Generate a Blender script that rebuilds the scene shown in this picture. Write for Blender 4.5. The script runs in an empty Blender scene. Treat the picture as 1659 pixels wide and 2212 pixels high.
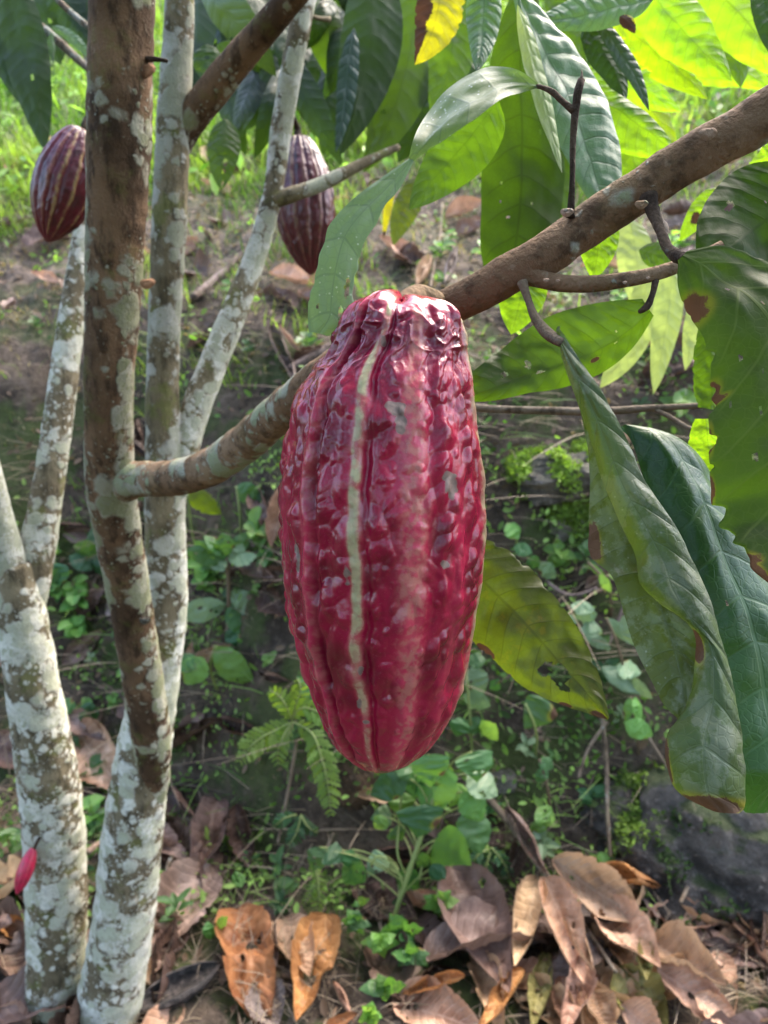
import bpy, math, random
import numpy as np
from mathutils import Matrix, Vector

rng = np.random.default_rng(11)
random.seed(5)
SC = bpy.context.scene
COL = SC.collection
rad = math.radians

# ------------------------------------------------------------------ camera geometry
PITCH = rad(15)
CAM = np.array([0.0, 0.0, 1.0])
RIGHT = np.array([1.0, 0, 0])
FWD = np.array([0, math.cos(PITCH), -math.sin(PITCH)])
UP = np.array([0, math.sin(PITCH), math.cos(PITCH)])
FPX = 2212 * 26 / 36.0
CX, CY = 829.5, 1106.0

def P(x, y, d):
    """world point seen at (x, y) of the 1659x2212 photograph at depth d metres"""
    x, y, d = np.asarray(x, float), np.asarray(y, float), np.asarray(d, float)
    a, b = (x - CX) / FPX * d, -(y - CY) / FPX * d
    return CAM + a[..., None] * RIGHT + b[..., None] * UP + d[..., None] * FWD

# ------------------------------------------------------------------ noise
_G = np.random.default_rng(3).normal(size=(256, 3))
_G /= np.linalg.norm(_G, axis=1)[:, None]

def _h(ix, iy, iz, seed):
    n = (ix * 374761393 + iy * 668265263 + iz * 1442695041 + seed * 1274126177) & 0xffffffff
    n = ((n ^ (n >> 13)) * 1274126177) & 0xffffffff
    return (n ^ (n >> 16)) & 255

def perlin(p, seed=0):
    p = np.asarray(p, float)
    i = np.floor(p).astype(np.int64)
    f = p - i
    u = f * f * f * (f * (f * 6 - 15) + 10)
    r = 0
    for dx in (0, 1):
        for dy in (0, 1):
            for dz in (0, 1):
                g = _G[_h(i[..., 0] + dx, i[..., 1] + dy, i[..., 2] + dz, seed)]
                dot = g[..., 0] * (f[..., 0] - dx) + g[..., 1] * (f[..., 1] - dy) + g[..., 2] * (f[..., 2] - dz)
                w = (u[..., 0] if dx else 1 - u[..., 0]) * (u[..., 1] if dy else 1 - u[..., 1]) * (u[..., 2] if dz else 1 - u[..., 2])
                r = r + dot * w
    return r * 1.6

def fbm(p, oct=4, seed=0, gain=.5):
    p = np.asarray(p, float)
    r, a = 0, 1.0
    for o in range(oct):
        r = r + a * perlin(p * 2 ** o, seed + o * 17)
        a *= gain
    return r

def sstep(a, b, x):
    t = np.clip((np.asarray(x, float) - a) / (b - a), 0, 1)
    return t * t * (3 - 2 * t)

def catmull(pts, n):
    """resample a poly-line of k-dim stations with a centripetal-ish Catmull-Rom at n points"""
    p = np.asarray(pts, float)
    if len(p) == 2:
        t = np.linspace(0, 1, n)[:, None]
        return p[0] * (1 - t) + p[1] * t
    seg = np.linalg.norm(np.diff(p[:, :2], axis=0), axis=1) + 1e-9
    s = np.concatenate([[0], np.cumsum(seg)])
    m = np.zeros_like(p)
    m[1:-1] = ((p[2:] - p[1:-1]) / seg[1:, None] * seg[:-1, None] + (p[1:-1] - p[:-2]) / seg[:-1, None] * seg[1:, None]) / (seg[1:] + seg[:-1])[:, None]
    m[0] = (p[1] - p[0]) / seg[0] * 1.5 - m[1] * .5
    m[-1] = (p[-1] - p[-2]) / seg[-1] * 1.5 - m[-2] * .5
    q = np.linspace(0, s[-1], n)
    k = np.clip(np.searchsorted(s, q, side='right') - 1, 0, len(seg) - 1)
    h = seg[k][:, None]
    t = ((q - s[k]) / seg[k])[:, None]
    return ((2 * t**3 - 3 * t**2 + 1) * p[k] + (t**3 - 2 * t**2 + t) * h * m[k] + (-2 * t**3 + 3 * t**2) * p[k + 1] + (t**3 - t**2) * h * m[k + 1])

# ------------------------------------------------------------------ objects
def mesh(name, V, F, mat=None, uv=None, attrs=None, smooth=True):
    """F: int array (n,3) or (n,4), or a list of such arrays"""
    V = np.ascontiguousarray(V, np.float32)
    Fs = F if isinstance(F, list) else [F]
    Fs = [np.asarray(f, np.int32) for f in Fs if len(f)]
    loops = np.concatenate([f.ravel() for f in Fs])
    starts, o = [], 0
    for f in Fs:
        starts.append(o + np.arange(len(f)) * f.shape[1]); o += f.size
    starts = np.concatenate(starts).astype(np.int32)
    me = bpy.data.meshes.new(name)
    me.vertices.add(len(V)); me.vertices.foreach_set('co', V.ravel())
    me.loops.add(len(loops)); me.loops.foreach_set('vertex_index', loops)
    me.polygons.add(len(starts)); me.polygons.foreach_set('loop_start', starts)
    if uv is not None:
        l = me.uv_layers.new(name='UVMap')
        l.data.foreach_set('uv', np.ascontiguousarray(np.asarray(uv, np.float32)[loops]).ravel())
    for k, a in (attrs or {}).items():
        a = np.asarray(a, np.float32)
        if a.ndim == 2:
            at = me.attributes.new(k, 'FLOAT_COLOR', 'POINT')
            if a.shape[1] == 3: a = np.concatenate([a, np.ones((len(a), 1), np.float32)], 1)
            at.data.foreach_set('color', np.ascontiguousarray(a, np.float32).ravel())
        else:
            at = me.attributes.new(k, 'FLOAT', 'POINT')
            at.data.foreach_set('value', np.ascontiguousarray(a))
    me.update(calc_edges=True)
    me.validate()
    if smooth: me.shade_smooth()
    if mat is not None: me.materials.append(mat)
    return me

ORG = {}
def tag(o, label=None, cat=None, group=None, kind=None):
    if label: o['label'] = label
    if cat: o['category'] = cat
    if group: o['group'] = group
    if kind: o['kind'] = kind
    return o

def thing(name, loc, label, cat, group=None):
    o = bpy.data.objects.new(name, None)
    o.empty_display_size = .02
    COL.objects.link(o)
    o.location = [float(v) for v in loc]
    ORG[o.name] = np.asarray(loc, float)
    return tag(o, label, cat, group)

def put(name, V, F, mat, parent=None, loc=None, label=None, cat=None, group=None, kind=None, **kw):
    """one mesh object from world-space vertices"""
    if parent is not None:
        org = ORG[parent.name]
    else:
        org = np.zeros(3) if loc is None else np.asarray(loc, float)
    me = mesh(name, np.asarray(V) - org, F, mat, **kw)
    o = bpy.data.objects.new(name, me)
    COL.objects.link(o)
    if parent is not None: o.parent = parent
    else: o.location = [float(v) for v in org]
    ORG[o.name] = org
    return tag(o, label, cat, group, kind)

def place(name, me, M, label=None, cat=None, group=None, parent=None, kind=None):
    """an object that shares the local mesh me, standing at world matrix M"""
    o = bpy.data.objects.new(name, me)
    COL.objects.link(o)
    M = Matrix([[float(v) for v in r] for r in M])
    if parent is not None:
        o.parent = parent
        o.matrix_local = Matrix.Translation(-Vector([float(v) for v in ORG[parent.name]])) @ M
    else:
        o.matrix_world = M
    ORG[o.name] = np.array(M.translation)
    return tag(o, label, cat, group, kind)

def frame(org, along, normal, s=1.0):
    a = np.asarray(along, float); a = a / np.linalg.norm(a)
    n = np.asarray(normal, float); n = n - a * np.dot(a, n); n = n / np.linalg.norm(n)
    b = np.cross(n, a)
    M = np.eye(4)
    M[:3, 0], M[:3, 1], M[:3, 2], M[:3, 3] = a * s, b * s, n * s, org
    return M

def grid(n, m, wrap=False):
    i = np.arange(n - 1)[:, None]
    j = np.arange(m if wrap else m - 1)[None, :]
    j2 = (j + 1) % m
    return np.stack([i * m + j, i * m + j2, (i + 1) * m + j2, (i + 1) * m + j], -1).reshape(-1, 4)

class Bag:
    """collects pieces into ONE mesh"""
    def __init__(s): s.V, s.F4, s.F3, s.U, s.A, s.n = [], [], [], [], {}, 0
    def add(s, V, F, uv=None, **attrs):
        V = np.asarray(V, float).reshape(-1, 3); F = np.asarray(F)
        (s.F4 if F.shape[1] == 4 else s.F3).append(F + s.n)
        s.V.append(V); s.U.append(np.zeros((len(V), 2)) if uv is None else np.asarray(uv).reshape(-1, 2))
        for k, a in attrs.items():
            a = np.asarray(a, float)
            s.A.setdefault(k, []).append(np.broadcast_to(a, (len(V),) + a.shape[-1:] if a.ndim and a.shape != (len(V),) else (len(V),)).reshape(len(V), -1))
        s.n += len(V)
    def put(s, name, mat, parent=None, **kw):
        F = [np.concatenate(f) for f in (s.F4, s.F3) if f]
        at = {k: (np.concatenate(a)[:, 0] if a[0].shape[1] == 1 else np.concatenate(a)) for k, a in s.A.items()}
        return put(name, np.concatenate(s.V), F, mat, parent, uv=np.concatenate(s.U), attrs=at, **kw)

# ------------------------------------------------------------------ tubes
def tube(C, R, nr=28, rough=.04, seed=0, fscale=40., cap=True):
    """C (n,3) world centres, R (n,) radii -> V, F, uv"""
    C = np.asarray(C, float); R = np.asarray(R, float); n = len(C)
    T = np.gradient(C, axis=0); T /= np.linalg.norm(T, axis=1)[:, None]
    N = np.zeros_like(C); v = np.array([0.13, -1, 0.21]); v = v - T[0] * v.dot(T[0]); N[0] = v / np.linalg.norm(v)
    for i in range(1, n):
        v = N[i - 1] - T[i] * N[i - 1].dot(T[i]); N[i] = v / np.linalg.norm(v)
    B = np.cross(T, N)
    a = np.linspace(0, 2 * math.pi, nr, endpoint=False)
    D = np.cos(a)[None, :, None] * N[:, None] + np.sin(a)[None, :, None] * B[:, None]
    V = C[:, None] + D * R[:, None, None]
    if rough:
        k = fbm(V * fscale, 3, seed) * rough
        V = C[:, None] + D * (R[:, None] * (1 + k))[..., None]
    L = np.concatenate([[0], np.cumsum(np.linalg.norm(np.diff(C, axis=0), axis=1))])
    uv = np.stack([np.broadcast_to(a[None] / (2 * math.pi), (n, nr)), np.broadcast_to(L[:, None], (n, nr))], -1)
    V = V.reshape(-1, 3); uv = uv.reshape(-1, 2); F = grid(n, nr, True)
    if cap:
        F3 = []
        V = np.concatenate([V, C[:1] - T[:1] * R[0] * .25, C[-1:] + T[-1:] * R[-1] * .25])
        uv = np.concatenate([uv, [[0, 0], [0, L[-1]]]])
        j = np.arange(nr)
        F = [F, np.stack([(j + 1) % nr, j, np.full(nr, n * nr)], 1), np.stack([(n - 1) * nr + j, (n - 1) * nr + (j + 1) % nr, np.full(nr, n * nr + 1)], 1)]
    return V, F, uv

def pxtube(st, step=.006, **kw):
    """stations (x, y, width_px, depth[, lichen]) in photograph pixels"""
    st = np.asarray(st, float)
    c = P(st[:, 0], st[:, 1], st[:, 3])
    L = np.linalg.norm(np.diff(c, axis=0), axis=1).sum()
    n = max(6, int(L / step))
    s = catmull(st, n)
    C = P(s[:, 0], s[:, 1], s[:, 3]); R = s[:, 2] / 2 * s[:, 3] / FPX
    V, F, uv = tube(C, R, **kw)
    nr = kw.get('nr', 28)
    li = np.repeat(s[:, 4], nr) if st.shape[1] > 4 else np.zeros(n * nr)
    li = np.concatenate([li, np.full(len(V) - len(li), li[-1])])
    return V, F, uv, li

# ------------------------------------------------------------------ shader builder
class Sh:
    def __init__(s, name):
        s.m = bpy.data.materials.new(name); s.m.use_nodes = True
        s.t = s.m.node_tree; s.t.nodes.clear()
        s.out = s.t.nodes.new('ShaderNodeOutputMaterial')
    def n(s, typ, **kw):
        nd = s.t.nodes.new('ShaderNode' + typ)
        ins = kw.pop('i', {})
        for k, v in kw.items(): setattr(nd, k, v)
        for k, v in ins.items(): s.set(nd.inputs[k], v)
        return nd
    def set(s, sock, v):
        if hasattr(v, 'is_output') or isinstance(v, bpy.types.NodeSocket): s.t.links.new(v, sock)
        elif isinstance(v, bpy.types.Node): s.t.links.new(v.outputs[0], sock)
        elif isinstance(v, (tuple, list)) and len(v) == 3 and sock.type == 'RGBA': sock.default_value = (*v, 1)
        else: sock.default_value = v
    def math(s, op, a, b=0.0, c=None, clamp=False):
        nd = s.n('Math', operation=op, use_clamp=clamp)
        s.set(nd.inputs[0], a); s.set(nd.inputs[1], b)
        if c is not None: s.set(nd.inputs[2], c)
        return nd.outputs[0]
    def ss(s, x, a, b):
        nd = s.n('MapRange', interpolation_type='SMOOTHSTEP')
        s.set(nd.inputs[0], x); s.set(nd.inputs[1], a); s.set(nd.inputs[2], b); nd.inputs[3].default_value = 0; nd.inputs[4].default_value = 1
        return nd.outputs[0]
    def mix(s, f, a, b, blend='MIX'):
        nd = s.n('Mix', data_type='RGBA', blend_type=blend)
        s.set(nd.inputs[0], f); s.set(nd.inputs[6], a); s.set(nd.inputs[7], b)
        return nd.outputs[2]
    def noise(s, vec, scale, detail=3, rough=.55, dist=0.0):
        nd = s.n('TexNoise', i={'Scale': scale, 'Detail': detail, 'Roughness': rough, 'Distortion': dist})
        s.t.links.new(vec, nd.inputs['Vector']); return nd.outputs['Fac']
    def voro(s, vec, scale, feature='F1', rnd=1.0):
        nd = s.n('TexVoronoi', feature=feature, i={'Scale': scale, 'Randomness': rnd})
        s.t.links.new(vec, nd.inputs['Vector']); return nd
    def attr(s, name, out='Fac'):
        return s.n('Attribute', attribute_name=name).outputs[out]
    def obj(s): return s.n('TexCoord').outputs['Object']
    def wpos(s): return s.n('NewGeometry').outputs['Position']
    def uv(s): return s.n('TexCoord').outputs['UV']
    def bump(s, h, dist, strength=1.0, normal=None):
        nd = s.n('Bump', i={'Height': h, 'Distance': dist, 'Strength': strength})
        if normal is not None: s.t.links.new(normal, nd.inputs['Normal'])
        return nd.outputs[0]
    def pbsdf(s, col, rough=.5, normal=None, spec=.5, **kw):
        nd = s.n('BsdfPrincipled')
        s.set(nd.inputs['Base Color'], col); s.set(nd.inputs['Roughness'], rough); s.set(nd.inputs['Specular IOR Level'], spec)
        if normal is not None: s.t.links.new(normal, nd.inputs['Normal'])
        for k, v in kw.items(): s.set(nd.inputs[k], v)
        return nd.outputs[0]
    def done(s, surf): s.t.links.new(surf, s.out.inputs['Surface']); return s.m

def srgb(r, g, b):
    f = lambda c: c / 12.92 if c <= .04045 else ((c + .055) / 1.055) ** 2.4
    return tuple(f(v / 255) for v in (r, g, b))

def leaf_mat(name, top, under, trans, vein, nv=11, tfac=.45, rough=.38, spec=.5, vfac=.5, decay=(.12, .06, .03), bump=.0012,
             blotch=(.5, .5, .5), blotch_amt=.0, speck=0.0, var=.12, tnrm=False):
    """a leaf blade: u runs along the midrib, v across; side veins arch forward; the back of the blade is paler"""
    s = Sh(name)
    uv = s.n('SeparateXYZ', i={0: s.uv()})
    u = uv.outputs[0]
    v = s.math('ABSOLUTE', s.math('SUBTRACT', s.math('MULTIPLY', uv.outputs[1], 2.0), 1.0))
    wob = s.math('MULTIPLY', s.noise(s.obj(), 35, 2), .35)
    k = s.math('SUBTRACT', u, s.math('MULTIPLY', s.math('POWER', v, 1.35), s.attr('arch')))
    k = s.math('ADD', s.math('MULTIPLY', k, float(nv)), wob)
    d = s.math('ABSOLUTE', s.math('SUBTRACT', s.math('FRACT', k), .5))          # 0 on a side vein
    side = s.math('MULTIPLY', s.ss(d, .06, .012), s.ss(v, 1.0, .75))
    mid = s.ss(v, .045, .018)
    ed = s.voro(s.obj(), 260, 'DISTANCE_TO_EDGE').outputs[0]
    net = s.math('MULTIPLY', s.ss(ed, .12, .02), .34)
    vm = s.math('MAXIMUM', s.math('MAXIMUM', side, mid), net)
    geo = s.n('NewGeometry')
    back = geo.outputs['Backfacing']
    rnd = s.n('ObjectInfo').outputs['Random']
    base = s.mix(back, top, under)
    nz = s.noise(s.obj(), 22, 5)
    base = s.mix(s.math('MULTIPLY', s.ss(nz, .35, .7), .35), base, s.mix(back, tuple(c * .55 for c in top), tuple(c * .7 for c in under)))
    if blotch_amt:
        b = s.ss(s.noise(s.obj(), 60, 6, .65), .62 - .35 * blotch_amt, .70 - .35 * blotch_amt)
        base = s.mix(s.math('MULTIPLY', b, .8), base, blotch)
    if speck:
        b = s.math('MULTIPLY', s.ss(s.voro(s.obj(), 330).outputs['Distance'], .2, .1), s.ss(s.noise(s.obj(), 30, 3), .62 - .25 * speck, .7))
        base = s.mix(b, base, (.42, .45, .4))
    base = s.mix(s.math('MULTIPLY', vm, vfac), base, vein)
    hs = s.n('HueSaturation', i={'Hue': s.math('ADD', s.math('MULTIPLY', rnd, .03), .485), 'Value': s.math('ADD', s.math('MULTIPLY', rnd, var * 2), 1 - var), 'Color': base})
    dk = s.attr('decay')
    dn = s.ss(s.math('ADD', dk, s.math('MULTIPLY', s.math('SUBTRACT', s.noise(s.obj(), 50, 7, .72), .5), 1.9)), .42, .54)
    halo = s.ss(dk, .12, .45)
    col = s.mix(s.math('MULTIPLY', halo, .6), hs.outputs[0], (.34, .26, .015))
    col = s.mix(dn, col, decay)
    h = s.math('ADD', s.math('MULTIPLY', s.math('MULTIPLY', s.ss(d, 0, .34), s.ss(v, .02, .25)), .7), s.math('MULTIPLY', s.math('ADD', s.math('MULTIPLY', vm, -.6), s.noise(s.obj(), 140, 4)), .35))
    nrm = s.bump(h, bump * .5)
    bs = s.pbsdf(col, s.math('ADD', s.math('ADD', rough, s.math('MULTIPLY', dn, .3)), s.math('MULTIPLY', s.math('SUBTRACT', s.noise(s.obj(), 45, 5, .7), .42), .5)), nrm, spec)
    tr = s.n('BsdfTranslucent', i={'Color': s.mix(dn, s.mix(s.math('MULTIPLY', vm, .55), trans, tuple(c * .5 for c in trans)), tuple(c * .5 for c in decay))})
    ms = s.n('MixShader', i={0: tfac, 1: bs, 2: tr.outputs[0]})
    return s.done(ms.outputs[0])

def dry_mat(name, c1, c2, vein, nv=11, rough=.55, tfac=.12, bump=.0025, vfac=.4, spec=.25):
    s = Sh(name)
    uv = s.n('SeparateXYZ', i={0: s.uv()})
    u = uv.outputs[0]
    v = s.math('ABSOLUTE', s.math('SUBTRACT', s.math('MULTIPLY', uv.outputs[1], 2.0), 1.0))
    k = s.math('SUBTRACT', s.math('MULTIPLY', u, float(nv)), s.math('MULTIPLY', s.math('POWER', v, 1.4), 1.9))
    k = s.math('ADD', k, s.math('MULTIPLY', s.noise(s.obj(), 30, 2), .6))
    d = s.math('ABSOLUTE', s.math('SUBTRACT', s.math('FRACT', k), .5))
    side = s.math('MULTIPLY', s.ss(d, .08, .02), s.ss(v, 1.0, .6))
    mid = s.ss(v, .06, .02)
    vm = s.math('MAXIMUM', side, mid)
    rnd = s.n('ObjectInfo').outputs['Random']
    ofs = s.n('VectorMath', operation='ADD', i={0: s.obj(), 1: s.n('CombineXYZ', i={0: s.math('MULTIPLY', rnd, 7.0)})})
    n1 = s.noise(ofs.outputs[0], 14, 6, .65)
    col = s.mix(s.ss(n1, .36, .66), c1, c2)
    n2 = s.noise(ofs.outputs[0], 110, 5, .7)
    col = s.mix(s.math('MULTIPLY', s.ss(n2, .55, .75), .55), col, tuple(c * .35 for c in c1))
    col = s.mix(s.math('MULTIPLY', vm, vfac), col, vein)
    sp = s.math('MULTIPLY', s.ss(s.voro(ofs.outputs[0], 120).outputs['Distance'], .13, .07), .8)
    col = s.mix(sp, col, (.03, .018, .012))
    hs = s.n('HueSaturation', i={'Hue': s.math('ADD', s.math('MULTIPLY', rnd, .014), .493), 'Value': s.math('ADD', s.math('MULTIPLY', rnd, .5), .75), 'Color': col})
    h = s.math('ADD', s.math('MULTIPLY', s.ss(d, 0, .3), .5), s.math('MULTIPLY', s.math('ADD', n1, s.math('MULTIPLY', n2, .5)), 1.6))
    nrm = s.bump(h, bump * .6)
    bs = s.pbsdf(hs.outputs[0], rough, nrm, spec)
    tr = s.n('BsdfTranslucent', i={'Color': c2, 'Normal': nrm})
    return s.done(s.n('MixShader', i={0: tfac, 1: bs, 2: tr.outputs[0]}).outputs[0])

def bark_mat(name, bark, bark2, lichen=((.55, .58, .53), (.26, .3, .2)), scale=55, moss=.25, stretch=.35):
    """bark with round crusts of pale lichen; the 'lichen' attribute says how much of the bark they cover"""
    s = Sh(name)
    o = s.obj()
    st = s.n('Mapping', i={'Vector': o, 'Scale': (1, 1, stretch)}).outputs[0]
    n1 = s.noise(st, 90, 6, .65)
    n2 = s.noise(o, 14, 4)
    col = s.mix(s.ss(n2, .38, .66), bark, bark2)
    col = s.mix(s.math('MULTIPLY', s.ss(n1, .46, .64), .75), col, tuple(c * .3 for c in bark))
    pale = s.ss(s.noise(st, 240, 3), .62, .72)
    col = s.mix(s.math('MULTIPLY', pale, .35), col, (.26, .2, .14))
    mo = s.math('MULTIPLY', s.ss(s.noise(o, 26, 5, .65), .52, .64), moss)
    col = s.mix(mo, col, (.11, .13, .025))
    dv = s.n('VectorMath', operation='ADD', i={0: o, 1: s.n('VectorMath', operation='SCALE', i={0: s.n('TexNoise', i={'Vector': o, 'Scale': 110., 'Detail': 3.}).outputs['Color'], 'Scale': .010}).outputs[0]}).outputs[0]
    cov = s.attr('lichen')
    low = s.noise(o, scale * .36, 3, .5)
    tot = None; ring = None
    for sc, w in ((scale, 1.0), (scale * 1.9, .8), (scale * 4.5, .62)):
        vo = s.voro(dv, sc)
        r = s.n('SeparateColor', i={0: vo.outputs['Color']})
        lim = s.math('MULTIPLY', s.math('ADD', s.math('ADD', s.math('MULTIPLY', cov, 1.25), s.math('MULTIPLY', s.math('SUBTRACT', low, .5), 2.6)), s.math('MULTIPLY', s.math('SUBTRACT', r.outputs[0], .9), .55)), w)
        m = s.ss(s.math('SUBTRACT', lim, vo.outputs['Distance']), -.07, .17)
        rg = s.math('MULTIPLY', s.ss(s.math('SUBTRACT', lim, vo.outputs['Distance']), .16, .03), m)
        pick = s.math('MULTIPLY', m, r.outputs[1])
        tot, ring, pk = (m, rg, pick) if tot is None else (s.math('MAXIMUM', tot, m), s.math('MAXIMUM', ring, rg), s.math('MAXIMUM', pk, pick))
    wh = s.attr('white')
    l0 = s.mix(wh, tuple(c * .52 for c in lichen[0]), lichen[0]); l1 = s.mix(wh, tuple(c * .62 for c in lichen[1]), lichen[1])
    lc = s.mix(s.ss(pk, .25, .85), l0, l1)
    lc = s.mix(s.math('MULTIPLY', s.ss(s.noise(o, 52, 5, .7), .5, .66), .5), lc, l1)
    lc = s.mix(s.math('MULTIPLY', s.ss(s.noise(o, 150, 4), .5, .7), .5), lc, tuple(c * .4 for c in lichen[0]))
    lc = s.mix(s.math('MULTIPLY', ring, .4), lc, l0)
    gap = s.math('MULTIPLY', s.ss(s.noise(o, 230, 4, .7), .40, .3), .6)
    col = s.mix(s.math('MULTIPLY', tot, s.math('SUBTRACT', .92, gap)), col, lc)
    h = s.math('ADD', s.math('MULTIPLY', n1, 1.0), s.math('MULTIPLY', tot, .35))
    h = s.math('ADD', h, s.math('MULTIPLY', s.noise(o, 420, 3), .5))
    return s.done(s.pbsdf(col, .85, s.bump(h, .0026), .15))

# ================================================================== GROUND
def h_ground(x, y, fine=True):
    x = np.asarray(x, float); y = np.asarray(y, float)
    t = sstep(-.75, .0, x)
    foot = 1.42 + (1.10 - 1.42) * t
    run = .66 + (.50 - .66) * t
    top = 1.0 + (.90 - 1.0) * t
    p3 = np.stack([x, y, 0 * x], -1)
    foot = foot + .07 * perlin(p3 * 2.3, 5)
    s = np.clip((y - foot) / run, -3, None)
    bank = np.where(s < 1, top * sstep(0, 1, s) * .55 + top * .45 * np.clip(s, 0, 1), top)
    far = np.clip(y - foot - run, 0, None)
    h = bank + .50 * far + .012 * np.clip(far, 0, 12) ** 2 - .0 * far
    h = h + .05 * np.clip(y - .8, -.8, .35)
    near = sstep(9, 2.5, np.hypot(x, y))
    amp = .03 + .03 * sstep(0, .5, s) * sstep(1.6, .9, s)
    h = h + amp * fbm(p3 * 4.0, 3, 21) * (.3 + .7 * near)
    h = h + .25 * (1 - near) * fbm(p3 * .35, 3, 9) * sstep(3, 12, np.hypot(x, y))
    if fine:
        h = h + near * (.014 * fbm(p3 * 19, 3, 33) + .006 * perlin(p3 * 46, 35))
    return h

def G(px, py):
    """first hit of the photograph's ray with the ground -> point, depth"""
    px = np.atleast_1d(np.asarray(px, float)); py = np.atleast_1d(np.asarray(py, float))
    dirs = (px - CX)[:, None] / FPX * RIGHT - (py - CY)[:, None] / FPX * UP + FWD
    ts = np.concatenate([np.arange(.5, 3, .006), np.arange(3, 25, .05)])
    q = CAM + ts[None, :, None] * dirs[:, None]
    below = q[..., 2] < h_ground(q[..., 0], q[..., 1])
    k = np.where(below.any(1), below.argmax(1), len(ts) - 1)
    d = ts[k]
    return CAM + d[:, None] * dirs, d

def g1(px, py):
    p, d = G(px, py); return p[0], float(d[0])

def gnormal(p, e=.03):
    x, y = p[..., 0], p[..., 1]
    gx = (h_ground(x + e, y, False) - h_ground(x - e, y, False)) / (2 * e)
    gy = (h_ground(x, y + e, False) - h_ground(x, y - e, False)) / (2 * e)
    n = np.stack([-gx, -gy, np.ones_like(gx)], -1)
    return n / np.linalg.norm(n, axis=-1)[..., None]

def axis_lines(lo, a, b, hi, step, grow):
    mid = list(np.arange(a, b, step)); up = [b]; s = step
    while up[-1] < hi: s *= grow; up.append(up[-1] + s)
    dn = [a]; s = step
    while dn[-1] > lo: s *= grow; dn.append(dn[-1] - s)
    return np.array(dn[:0:-1] + mid + up)

xs = axis_lines(-60, -1.7, 1.7, 60, .012, 1.10)
ys = axis_lines(-40, .65, 3.3, 90, .012, 1.07)
Yg, Xg = np.meshgrid(ys, xs, indexing='ij')
Zg = h_ground(Xg, Yg)

def ground_mat():
    s = Sh('ground soil moss grass')
    o = s.obj()
    xyz = s.n('SeparateXYZ', i={0: o})
    n1 = s.noise(o, 9, 6, .62)
    n2 = s.noise(o, 55, 6, .68)
    n3 = s.noise(o, 300, 4, .7)
    soil = s.mix(s.ss(n1, .35, .65), (.034, .024, .016), (.10, .072, .05))
    soil = s.mix(s.math('MULTIPLY', s.ss(n2, .5, .68), .6), soil, (.15, .115, .09))
    soil = s.mix(s.math('MULTIPLY', s.ss(n2, .48, .34), .7), soil, (.012, .009, .007))
    upz = s.math('ADD', xyz.outputs[2], s.math('MULTIPLY', s.math('SUBTRACT', n1, .5), .6))
    pale = s.math('MULTIPLY', s.ss(upz, .8, 1.2), .8)
    soil = s.mix(s.math('MULTIPLY', pale, s.ss(n2, .38, .62)), soil, (.17, .13, .105))
    mossm = s.math('MULTIPLY', s.ss(s.noise(o, 6.5, 5, .6), .46, .58), s.ss(n3, .3, .5))
    moss = s.mix(n2, (.014, .028, .006), (.08, .12, .02))
    col = s.mix(s.math('MULTIPLY', mossm, s.math('SUBTRACT', .8, s.math('MULTIPLY', pale, .5))), soil, moss)
    gr = s.math('MULTIPLY', s.ss(xyz.outputs[1], 2.5, 3.8), .8)
    col = s.mix(gr, col, s.mix(s.noise(o, 3.0, 4), (.06, .11, .012), (.13, .2, .03)))
    h = s.math('ADD', s.math('MULTIPLY', n2, 1.0), s.math('MULTIPLY', n3, .5))
    return s.done(s.pbsdf(col, .85, s.bump(h, .012), .3))

put('ground', np.stack([Xg, Yg, Zg], -1).reshape(-1, 3), grid(len(ys), len(xs))[:, ::-1], ground_mat(), kind='structure')

# ================================================================== BARK
BK_dark = bark_mat('bark brown with pale crusts', (.062, .036, .020), (.155, .092, .052), ((.46, .44, .34), (.24, .25, .14)), 40, .3)
BK_grey = bark_mat('bark olive with white crusts', (.125, .10, .062), (.20, .165, .105), ((.58, .57, .50), (.36, .37, .27)), 44, .5)
BK_limb = bark_mat('bark of the fruiting limb', (.15, .090, .052), (.25, .165, .105), ((.46, .46, .38), (.3, .34, .2)), 48, .1, 1.0)
BK_twig = bark_mat('bark of thin twigs', (.13, .095, .065), (.2, .16, .12), ((.4, .4, .36), (.3, .33, .25)), 90, .1)
BK_black = bark_mat('dark damp petioles', (.035, .022, .016), (.075, .05, .035), ((.2, .2, .17), (.2, .2, .14)), 90, .1)

def limb(name, st, mat, parent, nr=40, rough=.05, fscale=45., step=.004, bare=0., white=.3, **kw):
    V, F, uv, li = pxtube(st, step=step, nr=nr, rough=rough, fscale=fscale, seed=len(st) * 7 + int(st[0][0]))
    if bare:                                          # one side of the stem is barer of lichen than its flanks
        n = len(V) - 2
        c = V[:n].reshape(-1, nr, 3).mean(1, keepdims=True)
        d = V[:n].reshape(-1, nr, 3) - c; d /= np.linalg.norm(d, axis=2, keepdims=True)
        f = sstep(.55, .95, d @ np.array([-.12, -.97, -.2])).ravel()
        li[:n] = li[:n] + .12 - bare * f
    if callable(white):
        white = white(CY - (V - CAM).dot(UP) / (V - CAM).dot(FWD) * FPX)
    return put(name, V, F, mat, parent, uv=uv, attrs={'lichen': li, 'white': np.broadcast_to(white, (len(V),))}, **kw)

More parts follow.
